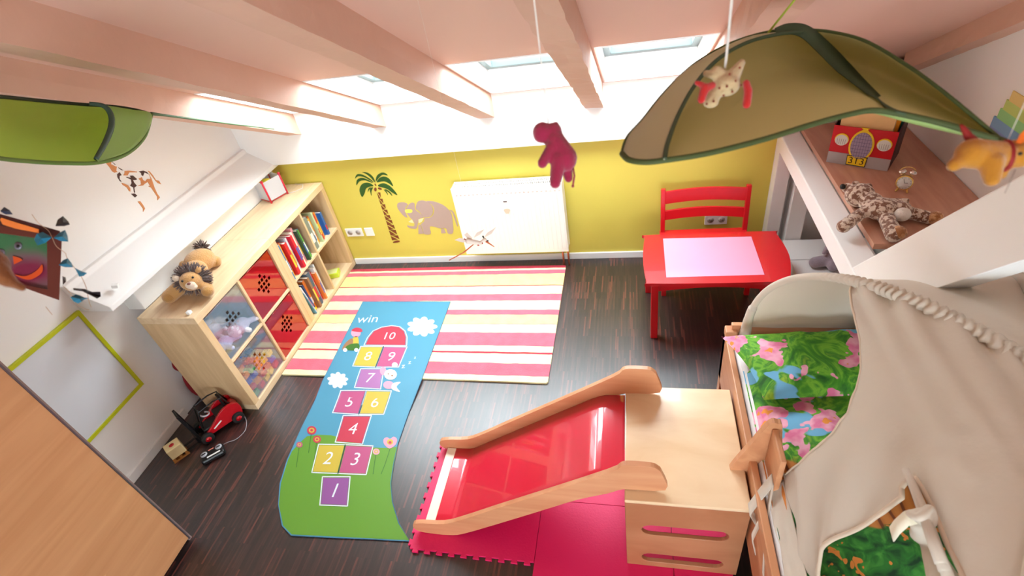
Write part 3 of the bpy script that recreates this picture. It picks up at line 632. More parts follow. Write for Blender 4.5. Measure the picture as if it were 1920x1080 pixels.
for l in ([(355, 330), (395, 295), (430, 345), (395, 360), (395, 410), (430, 460), (400, 445), (360, 380)], [(570, 355), (620, 352), (692, 415), (660, 430), (620, 430), (640, 470), (685, 525), (640, 560), (575, 525), (600, 480), (590, 420), (510, 385), (515, 375), (590, 395)],
          [(720, 285), (790, 270), (850, 290), (885, 330), (815, 300), (790, 360), (765, 345), (760, 310)], [(590, 660), (650, 655), (690, 690), (655, 722), (620, 690)], [(370, 210), (420, 240), (465, 265), (430, 262), (385, 232)], [(250, 100), (330, 170), (320, 172), (262, 115)],
          [(640, 550), (655, 640), (640, 640), (628, 560)]): GI.append((1, zg(l), False))
decal('giraffe_stencil', 'orange and brown patched giraffe stencilled on the white left wall', 'wall stencil', GI, [mat('stencil_orange', (212, 142, 90), .7), mat('stencil_dark', (74, 46, 40), .7)], cl, leftp)
# magnetic board with a lime frame
y0, y1, z0, z1 = .72, 1.615, .40, .985
t = thing('whiteboard', 'white board with a lime green frame hanging on the left wall', 'board', (XL, (y0+y1)/2, z0))
build('board', MB().box(XL+.002, XL+.012, y0+.012, y1-.012, z0+.012, z1-.012), mat('board_white', (222, 228, 236), .3), t)
LIME = mat('lime_frame', (196, 206, 10), .4)
mb = MB(); mb.prism([[(y0, z0), (y1, z0), (y1, z1), (y0, z1)], [(y0+.02, z0+.02), (y1-.02, z0+.02), (y1-.02, z1-.02), (y0+.02, z1-.02)]], .001, .02, leftp); build('frame', mb, LIME, t, bevel=.002)

# ================================================================== rug + hopscotch runner
def ramp_y(name, ys, cols):
    m, nt, b = base(name); L = nt.links
    tc = N(nt, 'ShaderNodeTexCoord'); sp = N(nt, 'ShaderNodeSeparateXYZ'); L.new(tc.outputs['Object'], sp.inputs[0])
    nz = N(nt, 'ShaderNodeTexNoise'); nz.inputs['Scale'].default_value = 9; L.new(tc.outputs['Object'], nz.inputs[0])
    a = N(nt, 'ShaderNodeMath', operation='MULTIPLY_ADD'); a.inputs[1].default_value = .012; L.new(nz.outputs[0], a.inputs[0]); L.new(sp.outputs[1], a.inputs[2])
    mr = N(nt, 'ShaderNodeMapRange'); mr.inputs[1].default_value = -.7; mr.inputs[2].default_value = .7; L.new(a.outputs[0], mr.inputs[0])
    rp = N(nt, 'ShaderNodeValToRGB'); rp.color_ramp.interpolation = 'CONSTANT'; e = rp.color_ramp.elements
    pos = [(y+.006+.7)/1.4 for y in ys]
    e[0].position = 0; e[0].color = lin(cols[0]); e[1].position = pos[0]; e[1].color = lin(cols[1])
    for p, c in zip(pos[1:], cols[2:]): k = e.new(p); k.color = lin(c)
    L.new(mr.outputs[0], rp.inputs[0])
    n2 = N(nt, 'ShaderNodeTexNoise'); n2.inputs['Scale'].default_value = 16; n2.inputs['Detail'].default_value = 6; L.new(tc.outputs['Object'], n2.inputs[0])
    mx = N(nt, 'ShaderNodeMix', data_type='RGBA', blend_type='MULTIPLY'); mx.inputs[0].default_value = .5; r2 = N(nt, 'ShaderNodeValToRGB'); r2.color_ramp.elements[0].position = .35; r2.color_ramp.elements[0].color = (.8, .74, .74, 1); r2.color_ramp.elements[1].position = .6; L.new(n2.outputs[0], r2.inputs[0])
    L.new(rp.outputs[0], mx.inputs[6]); L.new(r2.outputs[0], mx.inputs[7]); L.new(mx.outputs[2], b.inputs['Base Color'])
    b.inputs['Roughness'].default_value = .95; b.inputs['Sheen Weight'].default_value = .3
    n3 = N(nt, 'ShaderNodeTexNoise'); n3.inputs['Scale'].default_value = 180; L.new(tc.outputs['Object'], n3.inputs[0]); bp = N(nt, 'ShaderNodeBump'); bp.inputs['Strength'].default_value = .6; bp.inputs['Distance'].default_value = .006; L.new(n3.outputs[0], bp.inputs['Height']); L.new(bp.outputs[0], b.inputs['Normal'])
    return m
ry0, ry1 = 2.055, 3.24; rc = (ry0+ry1)/2
PK, RD, CRM, YL = (216, 100, 120), (188, 36, 64), (246, 236, 182), (244, 232, 146)
seq = [(712, CRM), (706.5, PK), (683, CRM), (665, RD), (661, CRM), (650, PK), (625, CRM), (609, PK), (607.8, YL), (591, PK), (581, CRM), (564.5, PK), (551, CRM), (536.7, RD), (535, YL), (514, PK), (507, CRM), (503.5, RD)]
ys = [at_z(1000, p, .012).y-rc for p, c in seq[1:]]
# re-measure each boundary where the crop read it
RUG = ramp_y('striped_wool', ys, [c for p, c in seq])
rx0, rx1 = -2.355, -.52
mb = MB(); nx = 24
def rugp(a, b, q):
    return (a+.004*math.sin(b*9), b+.005*math.sin(a*4), q)
out = [(rx0, ry0+.004), (rx0+.004, ry0), (-1.4, ry0), (rx1-.01, ry0), (rx1, ry0+.01), (rx1+.003, 2.6), (rx1, ry1-.01), (rx1-.01, ry1), (-1.4, ry1+.003), (rx0+.004, ry1), (rx0, ry1-.004), (rx0, 2.6)]
mb.prism([out], .001, .013, rugp, (.08, .08)); rg = build('rug', mb, RUG, None, origin=((rx0+rx1)/2, rc, 0), bevel=.003); tag(rg, 'pink, red and cream striped wool rug in front of the radiator', 'rug')
# hopscotch runner: printed translucent sheet
HZ = .0165
hop_px = [(681, 567), (720, 567), (768, 567), (810, 567), (845, 567), (818, 640), (790, 716), (765, 775), (745, 832), (737, 870), (732, 905), (735, 940), (747, 980), (768, 1014), (700, 1010), (620, 1007), (545, 1003), (528, 985), (521, 945), (524, 905), (538, 860), (565, 800), (590, 750), (605, 716), (643, 641)]
def hz_at(y):
    t_ = max(0, min(1, (y-1.86)/.19)); return .0035+(HZ-.0035)*t_*t_*(3-2*t_)
def hpt(px, py):
    p = at_z(px, py, .010)
    return (p.x, p.y)
def hfn(lift): return lambda a, b, q: (a, b, hz_at(b)+lift+q)
HB = film_mat('film_blue', (84, 152, 180)); HG = film_mat('film_green', (106, 156, 44)); HE = film_mat('film_edge', (70, 120, 150), .1)
FC = {'p': film_mat('film_purple', (142, 84, 146), .08), 'y': film_mat('film_yellow', (196, 172, 66), .08), 'm': film_mat('film_magenta', (180, 82, 124), .08), 'r': film_mat('film_red', (186, 56, 76), .06), 'l': film_mat('film_lilac', (164, 108, 160), .08), 'w': film_mat('film_white', (214, 220, 226), .05), 'k': film_mat('film_pink', (232, 150, 170), .05), 'b': film_mat('film_brown', (150, 110, 80), .05), 'g': film_mat('film_darkgreen', (60, 110, 40), .1)}
FI = {k: i+3 for i, k in enumerate(FC)}
hop = [hpt(*p) for p in hop_px]
mb = MB(); mb.m = 0
mb.prism([hop], 0, .0008, hfn(0), (.07, .03))
def clipline(y): return y
def on(lp, key, lift, sm=False, step=.03):
    mb.m = FI[key] if key in FI else {'G': 1, 'E': 2, 'B': 0}[key]
    l2 = [hpt(*p) for p in lp]
    if sm: l2 = smooth_loop(l2, 4)
    vs, fs = tri2d([l2], step); mb.add([hfn(lift)(a, b, 0) for a, b in vs], fs)
# ground
on([(767, 1012), (747, 979), (735.5, 940), (733, 905), (738, 870), (745.5, 836), (730, 839), (700, 838), (660, 826), (620, 815), (595, 814), (575, 817), (560, 830), (547, 845), (539, 862), (526, 905), (522, 945), (530, 984), (546, 1001)], 'G', .0012, False, .05)
edge = [Vector(hfn(.001)(p[0], p[1], 0)) for p in hop]
mb.m = 2; mb.tube(edge, .0022, 6, True)
def outline(lp, w_=.006, lift=.0022, key='w', closed=True):
    mb.m = FI[key]; pts = [hpt(*p) for p in lp]; n_ = len(pts)
    for i in range(n_ if closed else n_-1):
        a = Vector(pts[i]); b = Vector(pts[(i+1) % n_]); d_ = (b-a).normalized(); nn = Vector((-d_.y, d_.x))*w_/2; a2 = a-d_*w_*.3; b2 = b+d_*w_*.3
        vs = [a2+nn, a2-nn, b2-nn, b2+nn]; k_ = 5; mb.add([hfn(lift)(vs[0].lerp(vs[3], j/k_).x, vs[0].lerp(vs[3], j/k_).y, 0) for j in range(k_+1)]+[hfn(lift)(vs[1].lerp(vs[2], j/k_).x, vs[1].lerp(vs[2], j/k_).y, 0) for j in range(k_+1)], [(j, k_+1+j, k_+2+j, j+1) for j in range(k_)])
cells = [('1', 'p', [(604, 893), (656, 893), (651, 948), (599, 946)]), ('2', 'y', [(597, 832), (647, 833), (633, 887), (584, 885)]), ('3', 'm', [(647, 833), (699, 835), (686, 889), (633, 887)]), ('4', 'r', [(643, 778), (696, 778), (679, 832), (628, 828)]),
         ('5', 'm', [(639, 732), (687, 732), (672, 776), (623, 773)]), ('6', 'y', [(687, 732), (734, 733), (719, 776), (672, 776)]), ('7', 'l', [(677, 693), (721, 693), (714, 730), (665, 727)]), ('8', 'y', [(677, 651), (720, 651), (705, 690), (662, 688)]),
         ('9', 'm', [(720, 651), (764, 652), (748, 690), (705, 690)]), ('10', 'r', [(683, 649), (690, 634), (700, 622), (716, 615), (735, 612), (750, 614), (760, 622), (764, 634), (763, 650)])]
for st, key, lp in cells:
    c = (sum(p[0] for p in lp)/len(lp), sum(p[1] for p in lp)/len(lp)); ins = [(c[0]+(p[0]-c[0])*.93, c[1]+(p[1]-c[1])*.93) for p in lp]
    on(ins, key, .0018); outline(lp)
    o_ = hpt(*c); a = Vector(hpt(c[0]+10, c[1])); b = Vector(hpt(c[0]-4, c[1]+10)); ux = (a-Vector(o_)).normalized(); uy = Vector((ux.y*-1, ux.x)); uy = -(b-Vector(o_)).normalized()
    if st == '10': o_ = hpt(c[0]+1, c[1]+4)
    mb.m = FI['w']; mb.text(st, (o_[0], o_[1], hz_at(o_[1])+.0026), (ux.x, ux.y, 0), (uy.x, uy.y, 0), .115 if st != '10' else .1)
o_ = hpt(691, 600); mb.m = FI['w']; mb.text('win', (o_[0], o_[1], hz_at(o_[1])+.0026), (1, .05, 0), (-.1, 1, 0), .12)
def cloud(cx, cy, sx, sy, key='w', n_=9, ph=0):
    lp = []
    for i in range(n_*6): a = 2*math.pi*i/(n_*6); r = .72+.28*abs(math.cos(a*n_/2+ph)); lp.append((cx+sx*r*math.cos(a), cy+sy*r*math.sin(a)))
    on(lp, key, .002)
cloud(792, 614, 29, 19); cloud(634, 714, 20, 15, ph=.6)
def circ(cx, cy, r, key, lift=.0024, ry=None, n_=14): on([(cx+r*math.cos(i*2*math.pi/n_), cy+(ry or r*.9)*math.sin(i*2*math.pi/n_)) for i in range(n_)], key, lift)
for fx, fy, k, r in ((584, 806, 'r', 9), (594, 823, 'r', 7.5), (561, 833, 'm', 6), (705, 846, 'k', 6.5)):
    outline([(fx, fy), (fx-3, fy+20), (fx-6, fy+42)], .004, .002, 'g', False); circ(fx, fy, r, k, .0026); circ(fx, fy, r*.6, 'y', .003); circ(fx, fy, r*.3, k, .0034)
on([(730, 840), (720, 832), (719, 823), (725, 819), (731, 822), (738, 818), (744, 823), (741, 833)], 'k', .0026, True); circ(731, 828, 6, 'y', .003); circ(731, 829, 3, 'r', .0034); outline([(731, 840), (722, 868), (714, 888)], .004, .002, 'g', False)
# a simple child figure and a bunny printed on the sheet
circ(668, 626, 9, 'k', .0024); on([(660, 622), (668, 616), (678, 618), (679, 624)], 'r', .0028, True); on([(664, 634), (672, 634), (672, 650), (655, 652)], 'y', .0024, True); on([(655, 648), (673, 646), (672, 658), (648, 657)], 'g', .0026, True)
on([(661, 636), (650, 643), (642, 656), (650, 658), (662, 646)], 'b', .0025, True); circ(648, 658, 4, 'w', .0028); circ(669, 658, 4, 'w', .0028)
circ(733, 704, 12, 'w', .0028, 10); circ(741, 686, 5.5, 'w', .0028); circ(719, 697, 6, 'k', .0027, 8); circ(729, 723, 10, 'k', .0027, 7); on([(738, 720), (752, 718), (744, 726), (750, 735), (735, 730)], 'w', .0028, True); circ(736, 706, 2, 'b', .0032); circ(729, 703, 1.5, 'b', .0032)
for zx, zy, q in ((757, 688, .03), (769, 681, .024), (779, 672, .018)):
    o_ = hpt(zx, zy); mb.m = FI['w']; mb.text('z', (o_[0], o_[1], hz_at(o_[1])+.0026), (1, .2, 0), (-.2, 1, 0), q*2)
hp_ = build('play_mat', mb, [HB, HG, HE]+list(FC.values()), None, origin=(-1.7, 2.0, 0)); tag(hp_, 'long thin blue and green hopscotch play mat numbered one to ten, half on the rug', 'mat')

# ================================================================== foam puzzle tiles
def foam(x0, y0, x1, y1, label, sides):
    """toothed square; sides: N,E,S,W -> +1 teeth first, -1 gaps first"""
    pit = .061; d = .014; pts = []
    def side(a, b, ph):
        a, b = Vector(a), Vector(b); L = (b-a).length; u = (b-a)/L; nrm = Vector((u.y, -u.x)); n_ = int(round(L/pit)); q = L/n_; out = []
        for i in range(n_):
            o = a+u*q*i
            out += [o, o+u*q*.30, o+u*q*.24+nrm*d, o+u*q*.76+nrm*d, o+u*q*.70]
        return out
    for a, b, s in (((x0, y0), (x1, y0), 'S'), ((x1, y0), (x1, y1), 'E'), ((x1, y1), (x0, y1), 'N'), ((x0, y1), (x0, y0), 'W')):
        if s in sides: pts += side(a, b, 1)
        else: pts.append(Vector(a))
    mb = MB(); mb.prism([[(p.x, p.y) for p in pts]], .0005, .0125, lambda a, b, q: (a, b, q))
    tag(build('foam_tile', mb, FOAM, bevel=.0012), label, 'foam tile', 'pink foam puzzle tiles')
foam(-1.055, 1.012, -.457, 1.61, 'pink foam puzzle tile with toothed edges under the foot of the slide', 'SW')
foam(-.455, .712, .143, 1.31, 'pink foam puzzle tile reaching towards the camera beside the slotted plywood box', '')
foam(-.455, 1.312, .143, 1.9 if False else 1.62, 'pink foam puzzle tile hidden below the upper part of the slide', '')
foam(.145, .712, .38, 1.31, 'pink foam puzzle tile seen through the slots of the plywood box', '')

# ================================================================== slide + podium
prof_ = [(-1.05, .05), (-1.04, .09), (-.99, .107), (-.879, .122), (-.777, .18), (-.6, .303), (-.418, .427), (-.108, .641), (-.06, .69), (-.03, .702), (.045, .70), (.07, .685), (.085, .655), (.098, .553), (-.048, .54), (-.114, .50), (-.236, .435), (-.392, .326), (-.6, .18), (-.80, .045), (-.88, .016), (-.98, .015), (-1.03, .025)]
t = thing('slide', 'wooden toddler slide with a red chute leading down from the plywood box', 'slide', (-.5, 1.33, .0))
for ya in (1.09, 1.553):
    mb = MB(); mb.prism([smooth_loop(prof_, 3)], ya, ya+.02, lambda a, b, q: (a, q, b)); build('side_rail', mb, BEECHX, t, bevel=.004)
chute = [(-1.0, .03), (-.95, .032), (-.88, .036), (-.855, .045), (-.82, .068), (-.6, .22), (-.4, .358), (-.2, .494), (-.165, .513), (-.14, .522), (-.10, .525), (-.052, .526)]
def chp(u):
    k = u*(len(chute)-1); i = min(int(k), len(chute)-2); f = k-i
    return chute[i][0]*(1-f)+chute[i+1][0]*f, chute[i][1]*(1-f)+chute[i+1][1]*f
mb = MB(); mb.grid(45, 6, lambda u, v: (chp(.06+u*.94)[0], 1.111+v*.441, chp(.06+u*.94)[1])); build('chute', mb, REDS, t, solid=.006)
mb = MB(); mb.bar((-.985, 1.111, .022), (-.985, 1.552, .022), .05, .03); build('front_strip', mb, mat('pale_strip', (250, 236, 214), .4), t, bevel=.003, label='pale wooden strip across the foot of the chute')
t = thing('plywood_box', 'plywood podium box with two slots, between the slide and the bed', 'podium', (.17, 1.33, 0))
bx0, bx1, by0, by1, bz = -.05, .392, 1.05, 1.60, .535
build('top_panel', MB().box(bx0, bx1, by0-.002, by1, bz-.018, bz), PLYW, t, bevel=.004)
def slot(x0, x1, z0, z1):
    r = (z1-z0)/2; zc = (z0+z1)/2
    return [(x1-r+r*math.cos(a), zc+r*math.sin(a)) for a in [R_(-90+i*22.5) for i in range(9)]]+[(x0+r+r*math.cos(a), zc+r*math.sin(a)) for a in [R_(90+i*22.5) for i in range(9)]]
for nm, ya in (('front_panel', by0),):
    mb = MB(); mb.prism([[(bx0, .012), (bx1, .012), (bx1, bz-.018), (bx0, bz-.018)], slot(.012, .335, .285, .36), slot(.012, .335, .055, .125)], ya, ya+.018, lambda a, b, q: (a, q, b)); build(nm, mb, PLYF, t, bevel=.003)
build('rear_rail', MB().box(bx0, bx1-.018, by1-.02, by1-.002, bz-.09, bz-.018), PLYF, t)
build('rear_leg', MB().box(bx0, bx0+.05, by1-.02, by1-.002, .013, bz-.09), PLYF, t)
for xa in (bx1-.018,): build('side_panel', MB().box(xa, xa+.018, by0+.018, by1-.02, .013, bz-.018), PLYF, t)

# ================================================================== red table + chair
th = .45; t = thing('kids_table', 'low red children\'s table with a pink inset top near the right posts', 'table', (.45, 2.7, 0))
cs = [at_z(px, py, th) for px, py in ((1212, 437), (1208, 470), (1213, 520), (1300, 530), (1475, 522), (1477, 495), (1466, 462), (1442, 432), (1330, 434))]
lp = [(c.x, c.y) for c in cs]
tl_ = [(.075, 2.955), (.06, 2.93), (.045, 2.7), (.06, 2.47), (.085, 2.45), (.45, 2.445), (.80, 2.455), (.83, 2.48), (.87, 2.70), (.845, 2.93), (.825, 2.955), (.45, 2.96)]
ins = [at_z(px, py, th) for px, py in ((1243, 447), (1409, 443), (1434, 515), (1249, 520))]; il = [(p.x, p.y) for p in ins]
mb = MB(); mb.prism([smooth_loop(tl_, 5), il], th-.022, th, lambda a, b, q: (a, b, q)); tt_ = build('table_top', mb, REDT, t, bevel=.002)
mb = MB(); cc = Vector((sum(p[0] for p in il)/4, sum(p[1] for p in il)/4)); mb.prism([[(cc.x+(p[0]-cc.x)*.997, cc.y+(p[1]-cc.y)*.997) for p in il]], th-.02, th-.0015, lambda a, b, q: (a, b, q)); build('inset_panel', mb, PINKTOP, tt_, label='glossy pink inset panel')
def apron(x0, y0, x1, y1):
    n_ = 16; bot = [((x0+(x1-x0)*i/n_, y0+(y1-y0)*i/n_), .055-.03*math.sin(math.pi*i/n_)) for i in range(n_+1)]; L = math.hypot(x1-x0, y1-y0)
    lp = [(L*i/n_, th-.022-b) for i, (p, b) in enumerate(bot)]+[(L, th-.022), (0, th-.022)]; ux, uy = (x1-x0)/L, (y1-y0)/L
    return MB().prism([lp], -.009, .009, lambda a, b, q: (x0+ux*a-uy*q, y0+uy*a+ux*q, b))
for a in ((.12, 2.475, .78, 2.475), (.12, 2.93, .78, 2.93), (.10, 2.5, .10, 2.9), (.80, 2.5, .80, 2.9)): build('apron', apron(*a), RED, t, bevel=.002)
for lx, ly in ((.108, 2.475), (.80, 2.475), (.085, 2.925), (.825, 2.925)): build('leg', MB().box(lx-.021, lx+.021, ly-.021, ly+.021, 0, th-.022), RED, t, bevel=.005)
t = thing('kids_chair', 'small wide red wooden chair between the table and the yellow wall', 'chair', (.44, 3.05, 0))
build('seat', MB().box(.165, .725, 2.86, 3.2, .305, .328), RED, t, bevel=.006)
for lx in (.17, .70):
    p0 = (lx+.012, 3.185, 0); mb = MB(); mb.bar((lx+.015, 3.18, 0), (lx+.015, 3.18, .33), .03, .034, (0, 1, 0)); mb.bar((lx+.015, 3.18, .32), (lx+.015, 3.215, .64), .03, .032, (0, 1, 0)); build('back_leg', mb, RED, t, bevel=.004)
    mb = MB(); mb.box(lx, lx+.032, 2.87, 2.902, 0, .305); build('front_leg', mb, RED, t, bevel=.004)
def slat(z0, z1, yb, bow=.02):
    mb = MB(); n_ = 14; vs = []
    for i in range(n_+1):
        u = i/n_; x = .198+(.703-.198)*u; y = yb+bow*math.sin(math.pi*u); cr = .008*math.sin(math.pi*u)
        vs += [(x, y-.007, z0+cr), (x, y+.007, z0+cr), (x, y+.007+.006, z1+cr), (x, y-.007+.006, z1+cr)]
    fs = [(i*4+k, i*4+(k+1) % 4, i*4+4+(k+1) % 4, i*4+4+k) for i in range(n_) for k in range(4)]+[(0, 1, 2, 3), (n_*4+3, n_*4+2, n_*4+1, n_*4)]
    return mb.add(vs, fs)
build('back_slat', slat(.535, .625, 3.2), RED, t, bevel=.003); build('back_slat', slat(.415, .485, 3.19), RED, t, bevel=.003)
for z_ in (.27,): build('seat_rail', MB().box(.202, .70, 2.875, 2.893, z_-.005, z_+.035), RED, t, bevel=.002); build('seat_rail', MB().box(.202, .70, 3.17, 3.188, z_-.005, z_+.035), RED, t, bevel=.002)
# ================================================================== bed with tent
def jungle(name, near=False):
    m, nt, b = base(name); L = nt.links
    tc = N(nt, 'ShaderNodeTexCoord')
    def noise_(sc, det=3, dist=.8, off=0):
        mp = N(nt, 'ShaderNodeMapping'); mp.inputs['Location'].default_value = (off, off*.7, off*1.3); L.new(tc.outputs['Object'], mp.inputs[0])
        n = N(nt, 'ShaderNodeTexNoise'); n.inputs['Scale'].default_value = sc; n.inputs['Detail'].default_value = det; n.inputs['Distortion'].default_value = dist; L.new(mp.outputs[0], n.inputs[0]); return n.outputs[0]
    def ramp(fac, els, interp='LINEAR'):
        r = N(nt, 'ShaderNodeValToRGB'); r.color_ramp.interpolation = interp; e = r.color_ramp.elements; e[0].position, e[0].color = els[0][0], els[0][1]; e[1].position, e[1].color = els[-1][0], els[-1][1]
        for p, c in els[1:-1]: k = e.new(p); k.color = c
        L.new(fac, r.inputs[0]); return r.outputs[0]
    def mix(f, a, c):
        x = N(nt, 'ShaderNodeMix', data_type='RGBA'); L.new(f, x.inputs[0])
        for s_, v in ((6, a), (7, c)):
            if isinstance(v, tuple): x.inputs[s_].default_value = v
            else: L.new(v, x.inputs[s_])
        return x.outputs[2]
    BW = ((0, 0, 0, 1), (1, 1, 1, 1))
    g = ramp(noise_(7, 5, 2.2), [(.3, lin((28, 92, 24))), (.43, lin((66, 142, 30))), (.52, lin((120, 186, 50))), (.6, lin((58, 136, 40))), (.72, lin((150, 190, 50)))])
    c = mix(ramp(noise_(5.5, 2, .6, 5), [(.53, BW[0]), (.55, BW[1])]), g, lin((110, 176, 214)))
    vo = N(nt, 'ShaderNodeTexVoronoi'); vo.inputs['Scale'].default_value = 6 if not near else 19
    vo.inputs['Randomness'].default_value = .9
    dn = N(nt, 'ShaderNodeTexNoise'); dn.inputs['Scale'].default_value = 14; L.new(tc.outputs['Object'], dn.inputs[0]); ad = N(nt, 'ShaderNodeMix', data_type='RGBA', blend_type='LINEAR_LIGHT'); ad.inputs[0].default_value = .10; L.new(tc.outputs['Object'], ad.inputs[6]); L.new(dn.outputs[1], ad.inputs[7]); L.new(ad.outputs[2], vo.inputs[0])
    if not near:
        petal = ramp(noise_(20, 2, 0, 2), [(.4, lin((226, 120, 160))), (.62, lin((246, 176, 200)))])
        c = mix(ramp(vo.outputs[0], [(.37, BW[1]), (.39, BW[0])]), c, petal); c = mix(ramp(vo.outputs[0], [(.10, BW[1]), (.115, BW[0])]), c, lin((240, 150, 60)))
    else:
        sp = N(nt, 'ShaderNodeSeparateXYZ'); L.new(tc.outputs['Object'], sp.inputs[0])
        fl = mix(ramp(vo.outputs[0], [(.3, BW[1]), (.32, BW[0])]), ramp(noise_(22, 4, 1), [(.35, lin((16, 58, 26))), (.55, lin((44, 120, 40))), (.7, lin((80, 160, 60)))]), lin((230, 140, 60)))
        wv = N(nt, 'ShaderNodeTexWave'); wv.inputs['Scale'].default_value = 7; wv.inputs['Distortion'].default_value = 2; wv.inputs['Detail'].default_value = 2; L.new(tc.outputs['Object'], wv.inputs[0])
        wd = ramp(wv.outputs[1] if len(wv.outputs) > 1 else wv.outputs[0], [(.05, lin((120, 60, 22))), (.2, lin((196, 116, 50))), (.9, lin((214, 136, 64)))])
        ay = N(nt, 'ShaderNodeMath', operation='MULTIPLY_ADD'); ay.inputs[1].default_value = .25; L.new(noise_(8, 3, .5), ay.inputs[0]); L.new(sp.outputs[1], ay.inputs[2])
        mr = N(nt, 'ShaderNodeMapRange'); mr.inputs[1].default_value = -1; mr.inputs[2].default_value = 1; L.new(ay.outputs[0], mr.inputs[0])
        c0 = mix(ramp(mr.outputs[0], [(.5+(.965-1.0+.125)/2, BW[0]), (.5+(.975-1.0+.125)/2, BW[1])]), fl, wd)
        # bands along the bed: flowers / fence / jungle
        vo2 = N(nt, 'ShaderNodeTexVoronoi'); vo2.inputs['Scale'].default_value = 6; L.new(ad.outputs[2], vo2.inputs[0])
        jg = mix(ramp(vo2.outputs[0], [(.37, BW[1]), (.39, BW[0])]), c, ramp(noise_(20, 2, 0, 2), [(.4, lin((226, 120, 160))), (.62, lin((246, 176, 200)))]))
        jg = mix(ramp(vo2.outputs[0], [(.10, BW[1]), (.115, BW[0])]), jg, lin((240, 150, 60)))
        c = mix(ramp(mr.outputs[0], [(.5+(1.2-1.0+.125)/2, BW[0]), (.5+(1.215-1.0+.125)/2, BW[1])]), c0, jg)
    L.new(c, b.inputs['Base Color']); b.inputs['Roughness'].default_value = .8
    return m
BX0, BX1, BY0, BY1, BZ = .40, 1.33, .06, 1.90, .60
t = thing('bed', 'low wooden child bed filling the corner beside the plywood box', 'bed', ((BX0+BX1)/2, (BY0+BY1)/2, 0))
build('side_board', MB().box(BX0, BX0+.026, BY0, BY1, .30, .60), BEECH, t, bevel=.004)
build('side_board', MB().box(BX1-.026, BX1, BY0, BY1, .30, .60), BEECH, t, bevel=.004)
build('head_board', MB().box(BX0+.026, BX1-.026, BY1-.03, BY1-.004, .30, .66), BEECHX, t, bevel=.004)
build('foot_board', MB().box(BX0+.026, BX1-.026, BY0, BY0+.026, .30, .60), BEECHX, t, bevel=.004)
for x_ in (BX0, BX1-.05):
    for y_ in (BY0, BY1-.05): build('leg', MB().box(x_, x_+.05, y_, y_+.05, 0, .635 if y_ > 1 else .60), BEECH, t, bevel=.004)
build('slatted_base', MB().box(BX0+.027, BX1-.027, BY0+.027, BY1-.031, .40, .43), BEECHX, t)
mb = MB(); mb.box(BX0+.05, BX0+.07, 1.075, 1.205, .60, .80); gro = build('guard_rail', mb, BEECH, t, bevel=.005)
mb = MB(); mb.prism([smooth_loop([(lambda p_: (p_.x, p_.z))(at_y(px, py, 1.206)) for px, py in ((1369, 880), (1372, 892), (1385, 899), (1405, 897), (1425, 884), (1447, 862), (1466, 850), (1467, 820), (1467, 798), (1460, 795), (1442, 797), (1405, 838))], 4)], 1.206, 1.228, lambda a, b, q: (a, q, b)); build('guard_end', mb, BEECH, gro, bevel=.005, label='slanted wooden end piece of the guard rail, hooked over the side')
mb = MB(); mb.prism([[(.05, .03), (.08, .03), (.08, .3), (.05, .3)]], 0, .001, lambda a, b, q: (a, b, q))
mt = build('mattress', MB().box(BX0+.032, BX1-.03, BY0+.03, BY1-.035, .44, .615), SHEET, None, bevel=.03); tag(mt, 'white sheeted mattress lying in the wooden bed', 'mattress')
# under the bed: a yellow-green crate
tag(build('storage_crate', MB().box(.47, .9, .35, 1.1, 0, .24), mat('olive_plastic', (150, 140, 20), .5), None, bevel=.01), 'yellow-green crate pushed under the bed, seen low beside the plywood box', 'crate')
def bump(x, y, s, a, seed=0): return a*noise.noise(Vector((x*s+seed, y*s*.8, seed)))
# duvet
mb = MB()
def duv(u, v):
    x = .455+u*.83; y = .12+v*1.52; e = min(u*.83, (1-u)*.83, v*1.52, (1-v)*1.52); h = .05*min(1, e/.07)**.5
    if u < .02: return (x-.012, y, .606)
    return (x+bump(y, x, 6, .012, 3), y, .617+h+bump(x, y, 5, .045, 1)*min(1, e/.1)+.012*math.sin((x*3+y*5)*4)*min(1, e/.1))
mb.grid(70, 110, duv); dv = build('duvet', mb, jungle('jungle_print', True), None, origin=(1.0, 1.0, .6), solid=.006); tag(dv, 'crumpled duvet printed with jungle leaves, a wooden fence and orange flowers on the bed', 'duvet')
# pillow
mb = MB()
PC = [at_z(1352, 631, .69), Vector((1.12, 1.84, .69)), Vector((1.14, 1.45, .69)), Vector((.475, 1.42, .69))]
def pil(s):
    def f(u, v):
        p = PC[3].lerp(PC[2], u).lerp(PC[0].lerp(PC[1], u), v); e = (4*u*(1-u)*4*v*(1-v)); a = Vector((0, 0, s*(.075*max(0, e)**.45)+bump(p.x, p.y, 9, .02*min(1, e*3), 7)))
        pin = .03*(4*(u-.5)**2-1)*0; return p+a+Vector((-.025*(math.sin(math.pi*v))*(1-2*u)*-1, -.02*math.sin(math.pi*u)*(2*v-1), 0))
    return f
mb.grid(44, 30, pil(1)); mb.grid(44, 30, pil(-.4)); plw = build('pillow', mb, jungle('jungle_pillow'), None, origin=(.8, 1.65, .62)); tag(plw, 'green jungle pillow with pink flowers at the head end of the bed', 'pillow')

